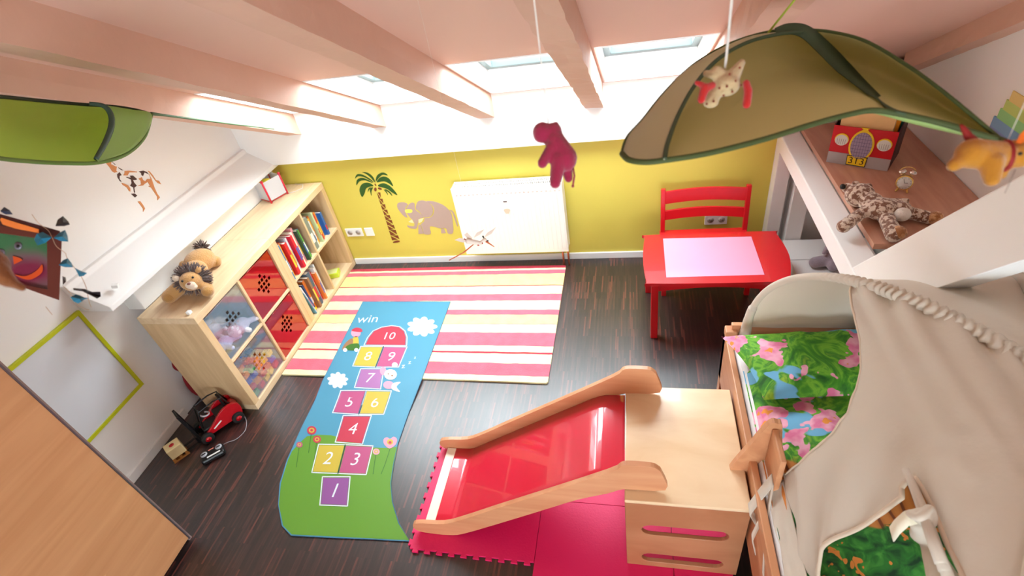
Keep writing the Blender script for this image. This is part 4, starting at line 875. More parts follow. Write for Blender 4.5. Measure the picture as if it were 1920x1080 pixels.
# tent: two crossed bowed poles, cream cotton between them
TX0, TX1, TY0, TY1, TZ, TH = .485, 1.30, .10, 1.86, .65, .705
def pole(th_, a=(TX0, TY1), b=(TX1, TY0)):
    s_ = (1-math.cos(th_))/2; return Vector((a[0]+(b[0]-a[0])*s_, a[1]+(b[1]-a[1])*s_, TZ+TH*math.sin(th_)))
tent = thing('bed_tent', 'cream cotton tent stretched over crossed bowed poles above the bed', 'tent', (.89, .98, .60))
POLE = mat('pole_white', (228, 218, 204), .5)
for a, b in (((TX0, TY1), (TX1, TY0)), ((TX1, TY1), (TX0, TY0))):
    mb = MB(); mb.tube([pole(math.pi*i/40, a, b)-Vector((0, 0, .004)) for i in range(41)], .008, 8); build('pole', mb, POLE, tent)
def cyl(y, th_):   # left face
    s_ = (1-math.cos(th_))/2; return Vector((TX0+(TX1-TX0)*s_, y, TZ+TH*math.sin(th_)))
def on_cyl(px, py):
    """pixel -> (y, theta) on the left face"""
    d = ray(px, py); A = (TX1-TX0)/2; cx = TX0+A
    o = CO; a = (d.x/A)**2+(d.z/TH)**2; b = 2*((o.x-cx)*d.x/A**2+(o.z-TZ)*d.z/TH**2); c = ((o.x-cx)/A)**2+((o.z-TZ)/TH)**2-1
    D = b*b-4*a*c
    if D < 0: D = 0
    tt = (-b-math.sqrt(D))/(2*a); p = o+d*tt; th_ = math.atan2((p.z-TZ)/TH, (cx-p.x)/A); return (p.y, max(0.0, th_))
ymax = lambda th_: TY1-(TY1-TY0)*(1-math.cos(th_))/2-.002
ymin = lambda th_: TY0+(TY1-TY0)*(1-math.cos(th_))/2+.002
E1 = [on_cyl(*p) for p in ((1583, 512), (1592, 545), (1603, 590), (1611, 640), (1613, 690), (1606, 730), (1590, 775), (1565, 810), (1535, 838), (1500, 868), (1475, 890), (1460, 906))]
E1[0] = (ymax(E1[0][1]), E1[0][1])
bl = [E1[i] for i in range(len(E1))]
ths = [E1[0][1]+(math.pi/2-E1[0][1])*i/16 for i in range(17)]
outer = [(ymax(h_), h_) for h_ in ths[:-1]]+[(.98, math.pi/2-.001)]+[(ymin(h_), h_) for h_ in [math.pi/2*(1-i/18) for i in range(1, 18)]]+[(TY0+.002, .0)]+[(TY0+(E1[-1][0]-TY0)*i/10, 0.0) for i in range(1, 10)]+[(E1[-1][0], 0.0)]+bl[::-1][0 if E1[-1][1] > .02 else 1:-1]
H2 = [on_cyl(*p) for p in ((1524, 1100), (1531, 1066), (1548, 1030), (1573, 1008), (1600, 990), (1645, 960), (1690, 932), (1688, 914), (1700, 898), (1718, 897), (1735, 925), (1752, 962), (1775, 1020), (1800, 1070), (1815, 1110))]
lowh = [on_cyl(*p) for p in ((1828, 1150), (1800, 1190), (1700, 1195), (1600, 1190), (1530, 1160))]
S_ = 1.0
def wr(y, th_):
    """pleats running down from the gathered seam and long pulls"""
    p = cyl(y, th_); dy = max(0, ymax(th_)-y); n_ = Vector((-math.cos(th_), 0, math.sin(th_)*.6)).normalized()
    f = 0
    if th_ > .45: f += .013*math.sin(th_*44+2.5*noise.noise(Vector((th_*6, y*2, 0))))*math.exp(-dy*4)
    q = y*1.0-th_*.42
    f += .026*noise.noise(Vector((q*10, th_*1.2+y*.8, 2)))*math.exp(-max(0, th_-.1)*1.3)+.010*noise.noise(Vector((q*4, th_*2, 7)))+.003*noise.noise(Vector((y*18, th_*12, 1)))
    # stretched cloth hangs a little inside the bow
    return p+n_*(f-.0)
mb = MB(); mb.sheet([outer, H2+lowh], (.016, .02), wr); build('left_wall', mb, CREAM, tent, solid=.0025)
def hem(name, pts, r, mt_=CREAMD, close=False):
    mb = MB(); mb.tube(pts, r, 8, close); return build(name, mb, mt_, tent)
def dens(l, n=6):
    out = []
    for a, b in zip(l, l[1:]): out += [(a[0]+(b[0]-a[0])*i/n, a[1]+(b[1]-a[1])*i/n) for i in range(n)]
    return out+[l[-1]]
hem('opening_hem', [wr(*p) for p in dens(E1)], .0035); hem('doorway_hem', [wr(*p) for p in dens(H2+lowh+[H2[0]])], .006)
# other walls
def face(nm, fn, nu=24, nv=30):
    mb = MB(); mb.grid(nu, nv, fn); return build(nm, mb, CREAM, tent, solid=.0025)
def rface(u, v):
    th_ = math.pi/2*(1-.0)*v+1e-3; s_ = (1-math.cos(th_))/2; y = ymin(th_)+(ymax(th_)-ymin(th_))*u; return (TX1-(TX1-TX0)*s_+.005*noise.noise(Vector((y*8, v*3, 3))), y, TZ+TH*math.sin(th_))
face('right_wall', rface)
def ffar(u, v):
    th_ = math.pi/2*v+1e-3; s_ = (1-math.cos(th_))/2; xa = TX0+(TX1-TX0)*s_; xb = TX1-(TX1-TX0)*s_; x = xa+(xb-xa)*u; return (x, TY1-(TY1-TY0)*s_+.004*noise.noise(Vector((x*9, v*4, 5)))-.05*math.sin(math.pi*u)*math.sin(th_*2)*.6, TZ+.01+(TH-.01)*math.sin(th_))
face('far_wall', ffar)
def fnear(u, v):
    th_ = math.pi/2*(.55+.45*v)+1e-3; s_ = (1-math.cos(th_))/2; xa = TX0+(TX1-TX0)*s_; xb = TX1-(TX1-TX0)*s_; return (xa+(xb-xa)*u, TY0+(TY1-TY0)*s_, TZ+TH*math.sin(th_))
face('near_wall', fnear, 20, 12)
# sleeves over the poles; the one along the ridge is gathered
sp_ = [pole(math.pi*i/160) for i in range(2, 158)]
def rr_(u):
    th_ = math.pi*(2+u*155)/160; g = 1 if th_ > .95 else 0; return .0145+g*(.0045*math.sin(th_*90)+.003*math.sin(th_*57+1))
mb = MB(); pts = []
for i in range(0, 1400):
    th_ = math.pi*(.03+.94*i/1399); p = pole(th_); pts.append(p)
def rr2(u):
    th_ = math.pi*(.03+.94*u)
    if th_ < .85: return .013+.002*math.sin(th_*9)+(.006 if th_ < .2 else 0)
    return (.015+.0042*math.sin(th_*150+2*noise.noise(Vector((th_*9, 0, 0))))+.004*noise.noise(Vector((th_*80, 1, 0))))*(1+.35*math.sin(min(1, (th_-.85)*2)*1.5))
nr, ns_ = len(pts), 20; ax_ = (Vector((TX1-TX0, TY0-TY1, 0))).normalized(); bn = Vector((-ax_.y, ax_.x, 0)); vs = []
for i, p in enumerate(pts):
    th_ = math.pi*(.03+.94*i/(nr-1)); tg = ((ax_*math.sin(th_)*((TX1-TX0)**2+(TY1-TY0)**2)**.5/2)+Vector((0, 0, TH*math.cos(th_)))).normalized(); nn = bn.cross(tg); g = min(1, max(0, (th_-.8)/.35))
    for k in range(ns_):
        a = 2*math.pi*k/ns_; r = .0135+(.005 if th_ < .2 else 0)*(1-g)+g*(.005+.0042*math.sin(th_*250+1.7*math.sin(a*2+th_*7)+3*noise.noise(Vector((th_*14, 0, 0))))+.0022*noise.noise(Vector((th_*45, math.cos(a)*1.5, math.sin(a)*1.5))))
        vs.append(p+(bn*math.cos(a)+nn*math.sin(a))*r)
mb.add(vs, [(i*ns_+k, i*ns_+(k+1) % ns_, (i+1)*ns_+(k+1) % ns_, (i+1)*ns_+k) for i in range(nr-1) for k in range(ns_)], True)
build('gathered_sleeve', mb, CREAM, tent)
mb = MB(); mb.tube([pole(math.pi*(.03+.94*i/200), (TX1, TY1), (TX0, TY0))+Vector((0, 0, .006)) for i in range(201)], .014, 10); build('sleeve', mb, CREAM, tent)
# flared cuff at the far left foot
f0 = pole(.0); mb = MB(); mb.tube([f0+Vector((-.004, 0, -.04)), f0+Vector((0, 0, .0)), pole(.08), pole(.16), pole(.24)], lambda u: .026-.012*u, 12); build('cuff', mb, CREAM, tent)
# cloth hanging over the guard rail with tie straps
def flap(u, v):
    y = 1.10-u*.85; x = TX0-.001-.045*v+.008*noise.noise(Vector((y*16, v*1.2, 4)))*v; z = TZ+.012-.06*v+.012*noise.noise(Vector((y*14, v*3, 8)))*v
    return (x, y, z)
mb = MB(); mb.grid(80, 26, flap); build('hanging_flap', mb, CREAM, tent, solid=.003)
k = cyl(1.095, .02)
for pts, w_ in (([k+Vector((-.006, .0, .0)), at_z(1442, 930, .60), at_z(1422, 957, .56), at_z(1436, 980, .52)], .02), ([k+Vector((-.008, -.01, .0)), at_z(1458, 960, .585), at_z(1452, 1020, .55), at_z(1450, 1085, .53)], .014), ([at_z(1440, 985, .56), at_z(1428, 1010, .55), at_z(1434, 1035, .53)], .012)):
    mb = MB(); n_ = 18; cp = []
    for i in range(n_+1):
        f = i/n_*(len(pts)-1); j = min(int(f), len(pts)-2); cp.append(Vector(pts[j]).lerp(Vector(pts[j+1]), f-j)+Vector((-.03, 0, 0)))
    mb.add([c+Vector((0, s_*w_, s_*.004)) for c in cp for s_ in (-1, 1)], [(2*i, 2*i+2, 2*i+3, 2*i+1) for i in range(n_)], True); build('tie_strap', mb, CREAM, tent, solid=.003)
# rolled doorway curtain with a knot
dr = [wr(*on_cyl(*p)) for p in ((1722, 905), (1738, 945), (1752, 985), (1768, 1030), (1790, 1085))]
for i, o_ in enumerate(((-.0, .0), (-.012, .012), (-.02, .03))):
    mb = MB(); mb.tube([p+Vector((-.012-i*.006, .01*i, .010*i)) for p in dr], lambda u: .008+.004*u, 8); build('rolled_curtain', mb, CREAM, tent)
kn = dr[2]+Vector((-.025, .012, .015)); mb = MB(); mb.tube([kn+Vector((.02*math.cos(a), .012*math.sin(a*2), .02*math.sin(a))) for a in [i*.35 for i in range(18)]], .009, 8, True); mb.ell(kn, (.02, .018, .02)); build('knot', mb, CREAM, tent, remesh=.003)
rb = [dr[2]+Vector((-.03, .01, .015)), at_t(1725, 966, 1.16), at_t(1700, 972, 1.15), at_t(1682, 988, 1.17), at_t(1672, 1002, 1.2)]
mb = MB(); cp = []; n_ = 24
for i in range(n_+1):
    f = i/n_*(len(rb)-1); j = min(int(f), len(rb)-2); cp.append(rb[j].lerp(rb[j+1], f-j))
mb.add([c+CU*s_*.014+CF*s_*.006 for c in cp for s_ in (-1, 1)], [(2*i, 2*i+2, 2*i+3, 2*i+1) for i in range(n_)], True); build('tie_ribbon', mb, mat('ribbon_cream', (240, 230, 206), .7), tent, solid=.003)
mb = MB(); mb.ell(at_t(1730, 1000, 1.2), (.026, .022, .03)); mb.ell(at_t(1722, 985, 1.19), (.02, .016, .016)); mb.limb(at_t(1745, 1030, 1.2), at_t(1775, 1100, 1.14), .02, .035, 8); build('bunched_cloth', mb, CREAM, tent, remesh=.006)

# ================================================================== right-hand corner
WC = mat('white_chest', (236, 234, 232), .4)
t = thing('white_chest', 'low white chest standing inside the timber frame under the plush elephant', 'chest', (1.2, 2.75, 0))
build('body', MB().box(.985, 1.47, 2.25, 3.2, 0, .19), WC, t, bevel=.004)
build('lid', MB().box(.975, 1.475, 2.24, 2.98, .19, .205), WC, t, bevel=.003); build('lid', MB().box(.975, 1.475, 2.985, 3.21, .19, .205), WC, t, bevel=.003)
EG = fur('elephant_plush', (158, 142, 152), .2, 30, .4); EP = fur('elephant_ear_pink', (226, 176, 190), .1)
e0 = at_z(1560, 478, .27); t = thing('plush_elephant', 'grey plush elephant sitting on the white chest under the timber rail', 'toy', (e0.x, e0.y, .206))
mb = MB(); mb.ell(e0+Vector((.03, .0, .02)), (.075, .07, .09)); mb.ell(e0+Vector((.02, .0, .14)), (.055, .055, .055)); mb.limb(e0+Vector((.0, -.02, -.02)), at_z(1528, 492, .245), .038, .036); mb.limb(e0+Vector((.04, -.03, -.02)), at_z(1562, 498, .245), .038, .036); mb.limb(e0+Vector((-.02, -.0, .12)), e0+Vector((-.06, -.03, .04)), .022, .014)
build('body', mb, EG, t, remesh=.007); mb = MB(); mb.ell(e0+Vector((.0, .05, .14)), (.02, .05, .05)); build('ear', mb, EP, t); mb = MB(); mb.ell(e0+Vector((.05, -.05, .15)), (.02, .045, .05)); build('ear', mb, EP, t)
# red car magazine box
ZS = .961
a0 = at_z(1549, 303, ZS); b0 = at_z(1664, 321, ZS); U = (b0-a0); Wd = U.length; U = U/Wd; V = Vector((-U.y, U.x, 0))
def on_plane(px, py, off=0):
    d = ray(px, py); o = a0+V*off; t_ = (o-CO).dot(V)/d.dot(V); p = CO+d*t_; return ((p-a0).dot(U), p.z-ZS)
tlp = on_plane(1578, 234); trp = on_plane(1690, 251); hh = (tlp[1]+trp[1])/2
t = thing('car_magazine_box', 'red cardboard magazine box drawn as a car front on the wooden board', 'box', a0+U*Wd/2+V*.1)
CR_ = mat('car_red', (206, 18, 36), .4); CG = mat('car_grey', (176, 170, 174), .45); CY = mat('car_yellow', (248, 214, 40), .4); CW_ = mat('car_white', (226, 228, 224), .4); CL = mat('car_lilac', (166, 148, 176), .5); CK = mat('car_black', (20, 18, 22), .5)
pt = lambda a, b, q: a0+U*a+V*q+Vector((0, 0, b))
dep = .22
mb = MB(); mb.prism([[(0, 0), (Wd, 0), (Wd, .062), (0, .062)]], -.004, 0, pt); build('bumper', mb, CG, t, bevel=.002)
mb = MB(); mb.prism([[(0, 0), (Wd, 0), (Wd, hh), (0, hh)]], 0, .004, pt); build('front', mb, CR_, t)
mb = MB()
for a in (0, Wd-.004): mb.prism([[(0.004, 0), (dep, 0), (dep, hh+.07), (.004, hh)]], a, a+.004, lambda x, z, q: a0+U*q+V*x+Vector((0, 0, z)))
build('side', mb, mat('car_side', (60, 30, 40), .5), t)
mb = MB(); mb.prism([[(.004, 0), (Wd-.004, 0), (Wd-.004, hh+.07), (.004, hh+.07)]], dep-.004, dep, pt); mb.prism([[(.004, .004), (dep-.004, .004), (dep-.004, .008), (.004, .008)]], .004, Wd-.004, lambda x, z, q: a0+U*q+V*x+Vector((0, 0, z))); build('back', mb, CR_, t)
def oval(cx, cz, rx, rz, n=28, sq=0): return [(cx+rx*math.cos(i*2*math.pi/n), cz+rz*math.sin(i*2*math.pi/n)*(1-.12*sq*math.cos(i*2*math.pi/n))) for i in range(n)]
gz = hh*.56; mb = MB(); mb.prism([oval(Wd*.5, gz, Wd*.195, hh*.40)], -.006, 0, pt); build('grille_surround', mb, CY, t)
mb = MB(); mb.prism([oval(Wd*.5, gz, Wd*.165, hh*.35)], -.0075, -.006, pt); gr_o = build('grille', mb, CL, t)
mb = MB()
for i in range(-3, 4): hx = Wd*.165*math.sqrt(max(0, 1-(i/4)**2)); mb.prism([[(Wd*.5-hx, gz+i*hh*.088-.0006), (Wd*.5+hx, gz+i*hh*.088-.0006), (Wd*.5+hx, gz+i*hh*.088+.0006), (Wd*.5-hx, gz+i*hh*.088+.0006)]], -.0082, -.0075, pt)
for i in range(-3, 4): hz_ = hh*.35*math.sqrt(max(0, 1-(i/4)**2)); mb.prism([[(Wd*.5+i*Wd*.04-.0006, gz-hz_), (Wd*.5+i*Wd*.04+.0006, gz-hz_), (Wd*.5+i*Wd*.04+.0006, gz+hz_), (Wd*.5+i*Wd*.04-.0006, gz+hz_)]], -.0082, -.0075, pt)
build('grille_bars', mb, mat('car_violet', (96, 80, 120), .5), gr_o)
for cx in (.17, .84):
    mb = MB(); mb.prism([oval(Wd*cx, hh*.66, Wd*.115, hh*.155)], -.005, 0, pt); build('headlight_rim', mb, CY, t); mb = MB(); mb.prism([oval(Wd*cx, hh*.645, Wd*.105, hh*.14)], -.0065, -.005, pt); hl_o = build('headlight', mb, CW_, t)
    mb = MB()
    for i in range(-2, 3): mb.prism([[(Wd*(cx+i*.03)-.0005, hh*.54), (Wd*(cx+i*.03)+.0005, hh*.54), (Wd*(cx+i*.034)+.0005, hh*.68), (Wd*(cx+i*.034)-.0005, hh*.68)]], -.0072, -.0065, pt)
    build('headlight_lines', mb, CK, hl_o)
mb = MB(); mb.prism([[(Wd*.44, hh*.94), (Wd*.56, hh*.94), (Wd*.53, hh*.985), (Wd*.57, hh*1.02), (Wd*.43, hh*1.02), (Wd*.47, hh*.985)]], -.006, 0, pt); build('cap_badge', mb, CY, t)
mb = MB(); mb.m = 1; mb.prism([[(Wd*.33, .004), (Wd*.64, .004), (Wd*.65, .058), (Wd*.32, .058)]], -.0065, -.004, pt); mb.m = 0; mb.prism([[(Wd*.34, .008), (Wd*.63, .008), (Wd*.64, .054), (Wd*.33, .054)]], -.0075, -.0065, pt); mb.m = 1; mb.text('313', pt(Wd*.485, .031, -.0082), U, (0, 0, 1), .05); build('number_plate', mb, [CY, CK], t, label='yellow number plate reading 313')
for i, (c, lab, w_, h_, o_) in enumerate((((240, 200, 140), 'cream and orange book standing foremost in the red car box', .03, .07, .02), ((250, 160, 30), 'bright orange book standing behind the cream one in the red car box', .03, .13, .055), ((40, 150, 160), 'teal book standing rearmost in the red car box', .03, .12, .095))):
    mb = MB(); xa = .02+.02*i; mb.prism([[(xa, .01), (Wd-.03+(.015*i), .01), (Wd-.03+(.015*i), hh+h_), (xa, hh+h_)]], o_, o_+w_, pt); bo = build('cover', mb, mat('carbook_%d' % i, c, .45, var=.15, vscale=9), None, bevel=.003); bo.name = 'book'; tag(bo, lab, 'book', 'books in the red car box')
# alarm clock
GOLD = mat('gold_metal', (236, 200, 110), .25, .7); c = at_z(1695, 345, 1.0); t = thing('alarm_clock', 'small golden twin-bell alarm clock on the wooden board beside the spotted plush', 'clock', (c.x, c.y, ZS))
c = Vector((c.x, c.y, ZS+.048)); fw = (CO-c); fw = Vector((fw.x, fw.y, 0)).normalized(); fw = (fw+Vector((0, 0, .25))).normalized(); sd = fw.cross(Vector((0, 0, 1))).normalized(); up = sd.cross(fw)
mb = MB(); mb.disc(c, fw, .034, .03, 28); build('case', mb, GOLD, t, bevel=.002); mb = MB(); mb.disc(c+fw*.0155, fw, .029, .002, 28); dl_o = build('dial', mb, mat('dial_white', (238, 240, 238), .3), t)
mb = MB(); mb.bar(c+fw*.0172, c+fw*.0172+up*.018+sd*.006, .0016, .0012, fw); mb.bar(c+fw*.0172, c+fw*.0172-sd*.014+up*.002, .002, .0012, fw)
for i in range(12): a = i*math.pi/6; mb.obox(c+fw*.0168+(up*math.cos(a)+sd*math.sin(a))*.025, (.002, .002, .002))
build('hands', mb, BLACK, dl_o)
for s_ in (-1, 1):
    mb = MB(); mb.ell(c+up*.046+sd*s_*.02, (.016, .016, .013), rot_to(up+sd*s_*.5)); build('bell', mb, mat('chrome', (230, 226, 224), .12, .9) if 'chrome' not in bpy.data.materials else bpy.data.materials['chrome'], t)
    mb = MB(); mb.limb(c-up*.03+sd*s_*.016, c-up*.044+sd*s_*.022, .005, .005, 4); build('foot', mb, GOLD, t)
mb = MB(); mb.tube([c+up*.05+sd*.03*math.cos(a)+up*.022*math.sin(a) for a in [math.pi*i/12 for i in range(13)]], .0016, 6); build('handle', mb, GOLD, t)
# spotted plush lying on the board
def spotted(name, a, b_, sc, dist=.45):
    m, nt, b = base(name); L = nt.links; tc = N(nt, 'ShaderNodeTexCoord'); n = N(nt, 'ShaderNodeTexNoise'); n.inputs['Scale'].default_value = sc; n.inputs['Detail'].default_value = 3; L.new(tc.outputs['Object'], n.inputs[0])
    r = N(nt, 'ShaderNodeValToRGB'); e = r.color_ramp.elements; e[0].position = dist; e[0].color = lin(a); e[1].position = dist+.09; e[1].color = lin(b_); L.new(n.outputs[0], r.inputs[0]); L.new(r.outputs[0], b.inputs['Base Color']); b.inputs['Roughness'].default_value = .95
    n2 = N(nt, 'ShaderNodeTexNoise'); n2.inputs['Scale'].default_value = 150; L.new(tc.outputs['Object'], n2.inputs[0]); bp = N(nt, 'ShaderNodeBump'); bp.inputs['Strength'].default_value = .7; bp.inputs['Distance'].default_value = .01; L.new(n2.outputs[0], bp.inputs['Height']); L.new(bp.outputs[0], b.inputs['Normal']); b.inputs['Sheen Weight'].default_value = .4; return m
SPT = spotted('spotted_fur', (136, 92, 70), (226, 206, 188), 62); SPW = fur('cream_fur', (240, 232, 222), .05); SPO = spotted('spotted_paw', (172, 112, 64), (214, 160, 110), 40)
A = lambda px, py, z: at_z(px, py, ZS+z)
t = thing('plush_leopard', 'brown-spotted cream plush animal lying on its back on the wooden board', 'toy', A(1650, 400, 0))
hd = A(1612, 366, .055); mb = MB(); mb.ell(hd, (.062, .058, .055)); mb.limb(hd, A(1588, 352, .065), .034, .024, 5); bd = A(1655, 392, .05); mb.ell(bd, (.075, .06, .048)); mb.ell(hd.lerp(bd, .5), (.05, .05, .044)); mb.ell(A(1686, 396, .045), (.05, .05, .044))
mb.limb(A(1632, 388, .04), A(1582, 424, .028), .026, .03); mb.limb(A(1660, 405, .04), A(1676, 440, .034), .032, .034); mb.limb(A(1690, 395, .035), A(1740, 408, .028), .028, .028); mb.limb(A(1672, 378, .07), A(1700, 376, .08), .016, .012, 5)
build('body', mb, SPT, t, remesh=.006); mb = MB(); mb.ell(A(1692, 402, .058), (.032, .03, .03)); build('belly_patch', mb, SPW, t); mb = MB(); mb.ell(A(1752, 408, .032), (.034, .03, .028)); build('paw', mb, SPO, t)
mb = MB(); mb.ell(A(1685, 436, .045), (.03, .032, .028)); build('paw', mb, SPO, t); mb = MB(); mb.ell(A(1580, 350, .078), (.012, .014, .013)); build('nose', mb, BLACK, t)
for px, py in ((1604, 345), (1628, 350)): mb = MB(); mb.ell(A(px, py, .085), (.016, .016, .016)); build('ear', mb, SPT, t)
# ================================================================== leaf canopies
LEAF = mat('leaf_cotton', (212, 206, 150), .8, bump=.08, bscale=60, transl=.3); LEAFB = mat('leaf_backlit', (242, 240, 222), .8, transl=.7)
LEAFG = mat('leaf_green_cotton', (210, 230, 142), .8, bump=.08, bscale=60, transl=.75); RIM = mat('leaf_rim', (66, 80, 36), .7); VEIN = mat('leaf_vein', (64, 82, 58), .7); LG = mat('leaf_light_green', (214, 238, 176), .8, transl=.65)
def curve(pts, n=8):
    out = []; m = len(pts)
    for i in range(m-1):
        p0 = pts[max(0, i-1)]; p1 = pts[i]; p2 = pts[i+1]; p3 = pts[min(m-1, i+2)]
        for k in range(n):
            u = k/n; out.append(tuple(.5*((2*p1[j])+(-p0[j]+p2[j])*u+(2*p0[j]-5*p1[j]+4*p2[j]-p3[j])*u*u+(-p0[j]+3*p1[j]-3*p2[j]+p3[j])*u**3) for j in range(len(p1))))
    return out+[tuple(pts[-1])]
# right canopy: a shallow cotton dish on a sprung rim, px + distance measured round its edge
upper = curve([(1166, 288, .98), (1176, 258, 1.0), (1205, 225, 1.05), (1245, 175, 1.12), (1300, 122, 1.18), (1368, 82, 1.22), (1440, 60, 1.22), (1502, 56, 1.2), (1560, 60, 1.16), (1625, 78, 1.1), (1700, 122, 1.03), (1760, 165, .97), (1815, 210, .93), (1878, 263, .90)])
lower = curve([(1166, 288, .98), (1180, 300, .95), (1210, 304, .93), (1250, 300, .92), (1330, 287, .92), (1430, 262, .93), (1520, 234, .95), (1590, 215, .96), (1640, 207, .96), (1700, 216, .95), (1770, 232, .93), (1830, 250, .91), (1878, 263, .90)])
def lerp_c(c, u):
    k = u*(len(c)-1); i = min(int(k), len(c)-2); f = k-i; return tuple(c[i][j]*(1-f)+c[i+1][j]*f for j in range(len(c[i])))
def leafp(u, v, up=upper, lo=lower, dep=.16):
    a = lerp_c(up, u); b = lerp_c(lo, u); px, py, t_ = (a[j]*(1-v)+b[j]*v for j in range(3))
    return at_t(px, py, t_+dep*math.sin(math.pi*v)*math.sin(math.pi*min(1, max(0, u)))**.7)
root = at_t(1880, 264, .90)
t = thing('leaf_canopy', 'large olive green leaf canopy arching over the red car box and the bed', 'canopy', leafp(.5, 1))
mb = MB(); mb.grid(70, 24, leafp); build('cotton', mb, LEAF, t, solid=.0015)
mb = MB(); mb.tube([at_t(*p) for p in upper], .0034, 8); mb.tube([at_t(*p) for p in lower], lambda u: .0055, 8); build('rim', mb, RIM, t)
mb = MB(); vr = curve([(1455, 60, 1.2), (1480, 54, 1.2), (1510, 60, 1.19), (1545, 90, 1.19), (1590, 135, 1.17), (1640, 180, 1.08), (1665, 200, 1.0), (1690, 212, .955)]); P = [at_t(p[0], p[1], p[2]-.01) for p in vr]; cs_ = []
for i, p in enumerate(P):
    d_ = (P[min(i+1, len(P)-1)]-P[max(i-1, 0)]).normalized(); s_ = d_.cross(CF).normalized(); w_ = .009+.008*math.sin(math.pi*i/(len(P)-1)); cs_ += [p-s_*w_, p+s_*w_]
mb.add(cs_, [(2*i, 2*i+2, 2*i+3, 2*i+1) for i in range(len(P)-1)], True); build('centre_band', mb, VEIN, t, solid=.003, label='dark green centre band')
arc = curve([(1246, 299, .915), (1252, 268, .95), (1272, 215, 1.01), (1304, 158, 1.07), (1345, 112, 1.12), (1400, 80, 1.16), (1460, 64, 1.18), (1505, 60, 1.18)])
mb = MB(); mb.tube([at_t(p[0], p[1], p[2]) for p in arc], .0042, 8); build('rib', mb, VEIN, t)
# outer lobe beyond the rib, its backlit paleness put into the colour
mb = MB()
def lobe(u, v):
    a = lerp_c(arc, u); uu = lerp_c(curve([(1180, 300, .95), (1168, 290, .975), (1178, 256, 1.0), (1206, 224, 1.045), (1246, 174, 1.11), (1302, 120, 1.17), (1400, 70, 1.2), (1500, 58, 1.19)]), u)
    px, py, t_ = (a[j]*(1-v)+uu[j]*v for j in range(3)); return at_t(px, py, t_-.002+.012*math.sin(math.pi*v))
mb.grid(40, 10, lobe); build('outer_lobe', mb, LEAFB, t, solid=.0015)
mb = MB(); mb.grid(20, 3, lambda u, v: at_t(*(lambda a: (a[0], a[1]+v*14*math.sin(math.pi*u), a[2]+.02*v))(lerp_c(lower, .62+.36*u)))); build('hem_flap', mb, LG, t, solid=.0015)
mb = MB(); stem = [root, at_t(1900, 272, .9), at_t(1990, 300, 1.1), Vector((XR-.01, 1.35, 1.75))]; mb.tube([Vector(p) for p in curve([tuple(p) for p in stem], 6)], .006, 8); build('stem', mb, RIM, t)
mb = MB(); a_ = at_t(1440, 62, 1.21); mb.tube([a_, Vector((.43, a_.y+.02, roofz(a_.y+.02)+.01))], .0025, 6); build('ceiling_tie', mb, mat('lime_tie', (170, 190, 60), .6), t)
# left canopy seen along its edge
up2 = curve([(-120, 172, 1.25), (-60, 176, 1.4), (0, 181, 1.55), (90, 190, 1.75), (160, 196, 1.92), (215, 200, 2.02), (255, 206, 2.1), (284, 214, 2.15)])
lo2 = curve([(-120, 268, 1.2), (-60, 285, 1.3), (0, 297, 1.42), (60, 303, 1.55), (120, 306, 1.66), (182, 305, 1.78), (235, 290, 1.92), (270, 258, 2.06), (284, 214, 2.15)])
t = thing('leaf_canopy', 'bright green leaf canopy hanging under the left rafters above the giraffe', 'canopy', at_t(100, 250, 1.7)); 
mb = MB(); mb.grid(50, 16, lambda u, v: leafp(u, v, up2, lo2, .1)); build('cotton', mb, LEAFG, t, solid=.0015)
mb = MB(); mb.tube([at_t(*p) for p in up2], .006, 8); build('rim', mb, mat('rim_dark', (30, 44, 20), .7), t); mb = MB(); mb.tube([at_t(*p) for p in lo2], .0065, 8); build('lower_rim', mb, mat('rim_green', (96, 128, 52), .7), t)
mb = MB(); rb2 = curve([(168, 194, 1.93), (195, 199, 1.95), (208, 216, 1.95), (208, 240, 1.92), (196, 270, 1.86), (180, 298, 1.79)]); mb.tube([at_t(p[0], p[1], p[2]-.012) for p in rb2], lambda u: .007+.003*math.sin(math.pi*u), 8); build('rib', mb, mat('rib_slate', (72, 96, 84), .7), t)
mb = MB()
ra = rb2; rb_ = curve([(200, 198, 1.97), (250, 206, 2.1), (284, 214, 2.15), (274, 250, 2.08), (240, 284, 1.94), (184, 303, 1.79)])
mb.grid(24, 8, lambda u, v: at_t(*(tuple(lerp_c(ra, u)[j]*(1-v)+lerp_c(rb_, u)[j]*v-(.012 if j == 2 else 0) for j in range(3))))); build('outer_lobe', mb, LG, t, solid=.0015)
mb = MB(); q = [at_t(284, 213, 2.15), Vector((-2.30, 2.25, roofz(2.25)-.006)), Vector((-2.28, 2.6, roofz(2.6)-.006)), Vector((-2.25, 2.92, roofz(2.92)-.006))]; mb.tube(q, lambda u: .007-.003*u, 8); build('stem', mb, mat('stem_green', (76, 104, 70), .6), t, label='dark green stem clipped along the rafter')

# ================================================================== hanging toys
def string_up(p, par, r=.0012):
    z = roofz(p.y, OFF if not any(a-.01 < p.x < b+.01 for a, b in RX) else 0); mb = MB(); mb.tube([p, Vector((p.x, p.y, z+.002))], r, 6); build('string', mb, STRING, par)
def S(t_): return t_/FPX
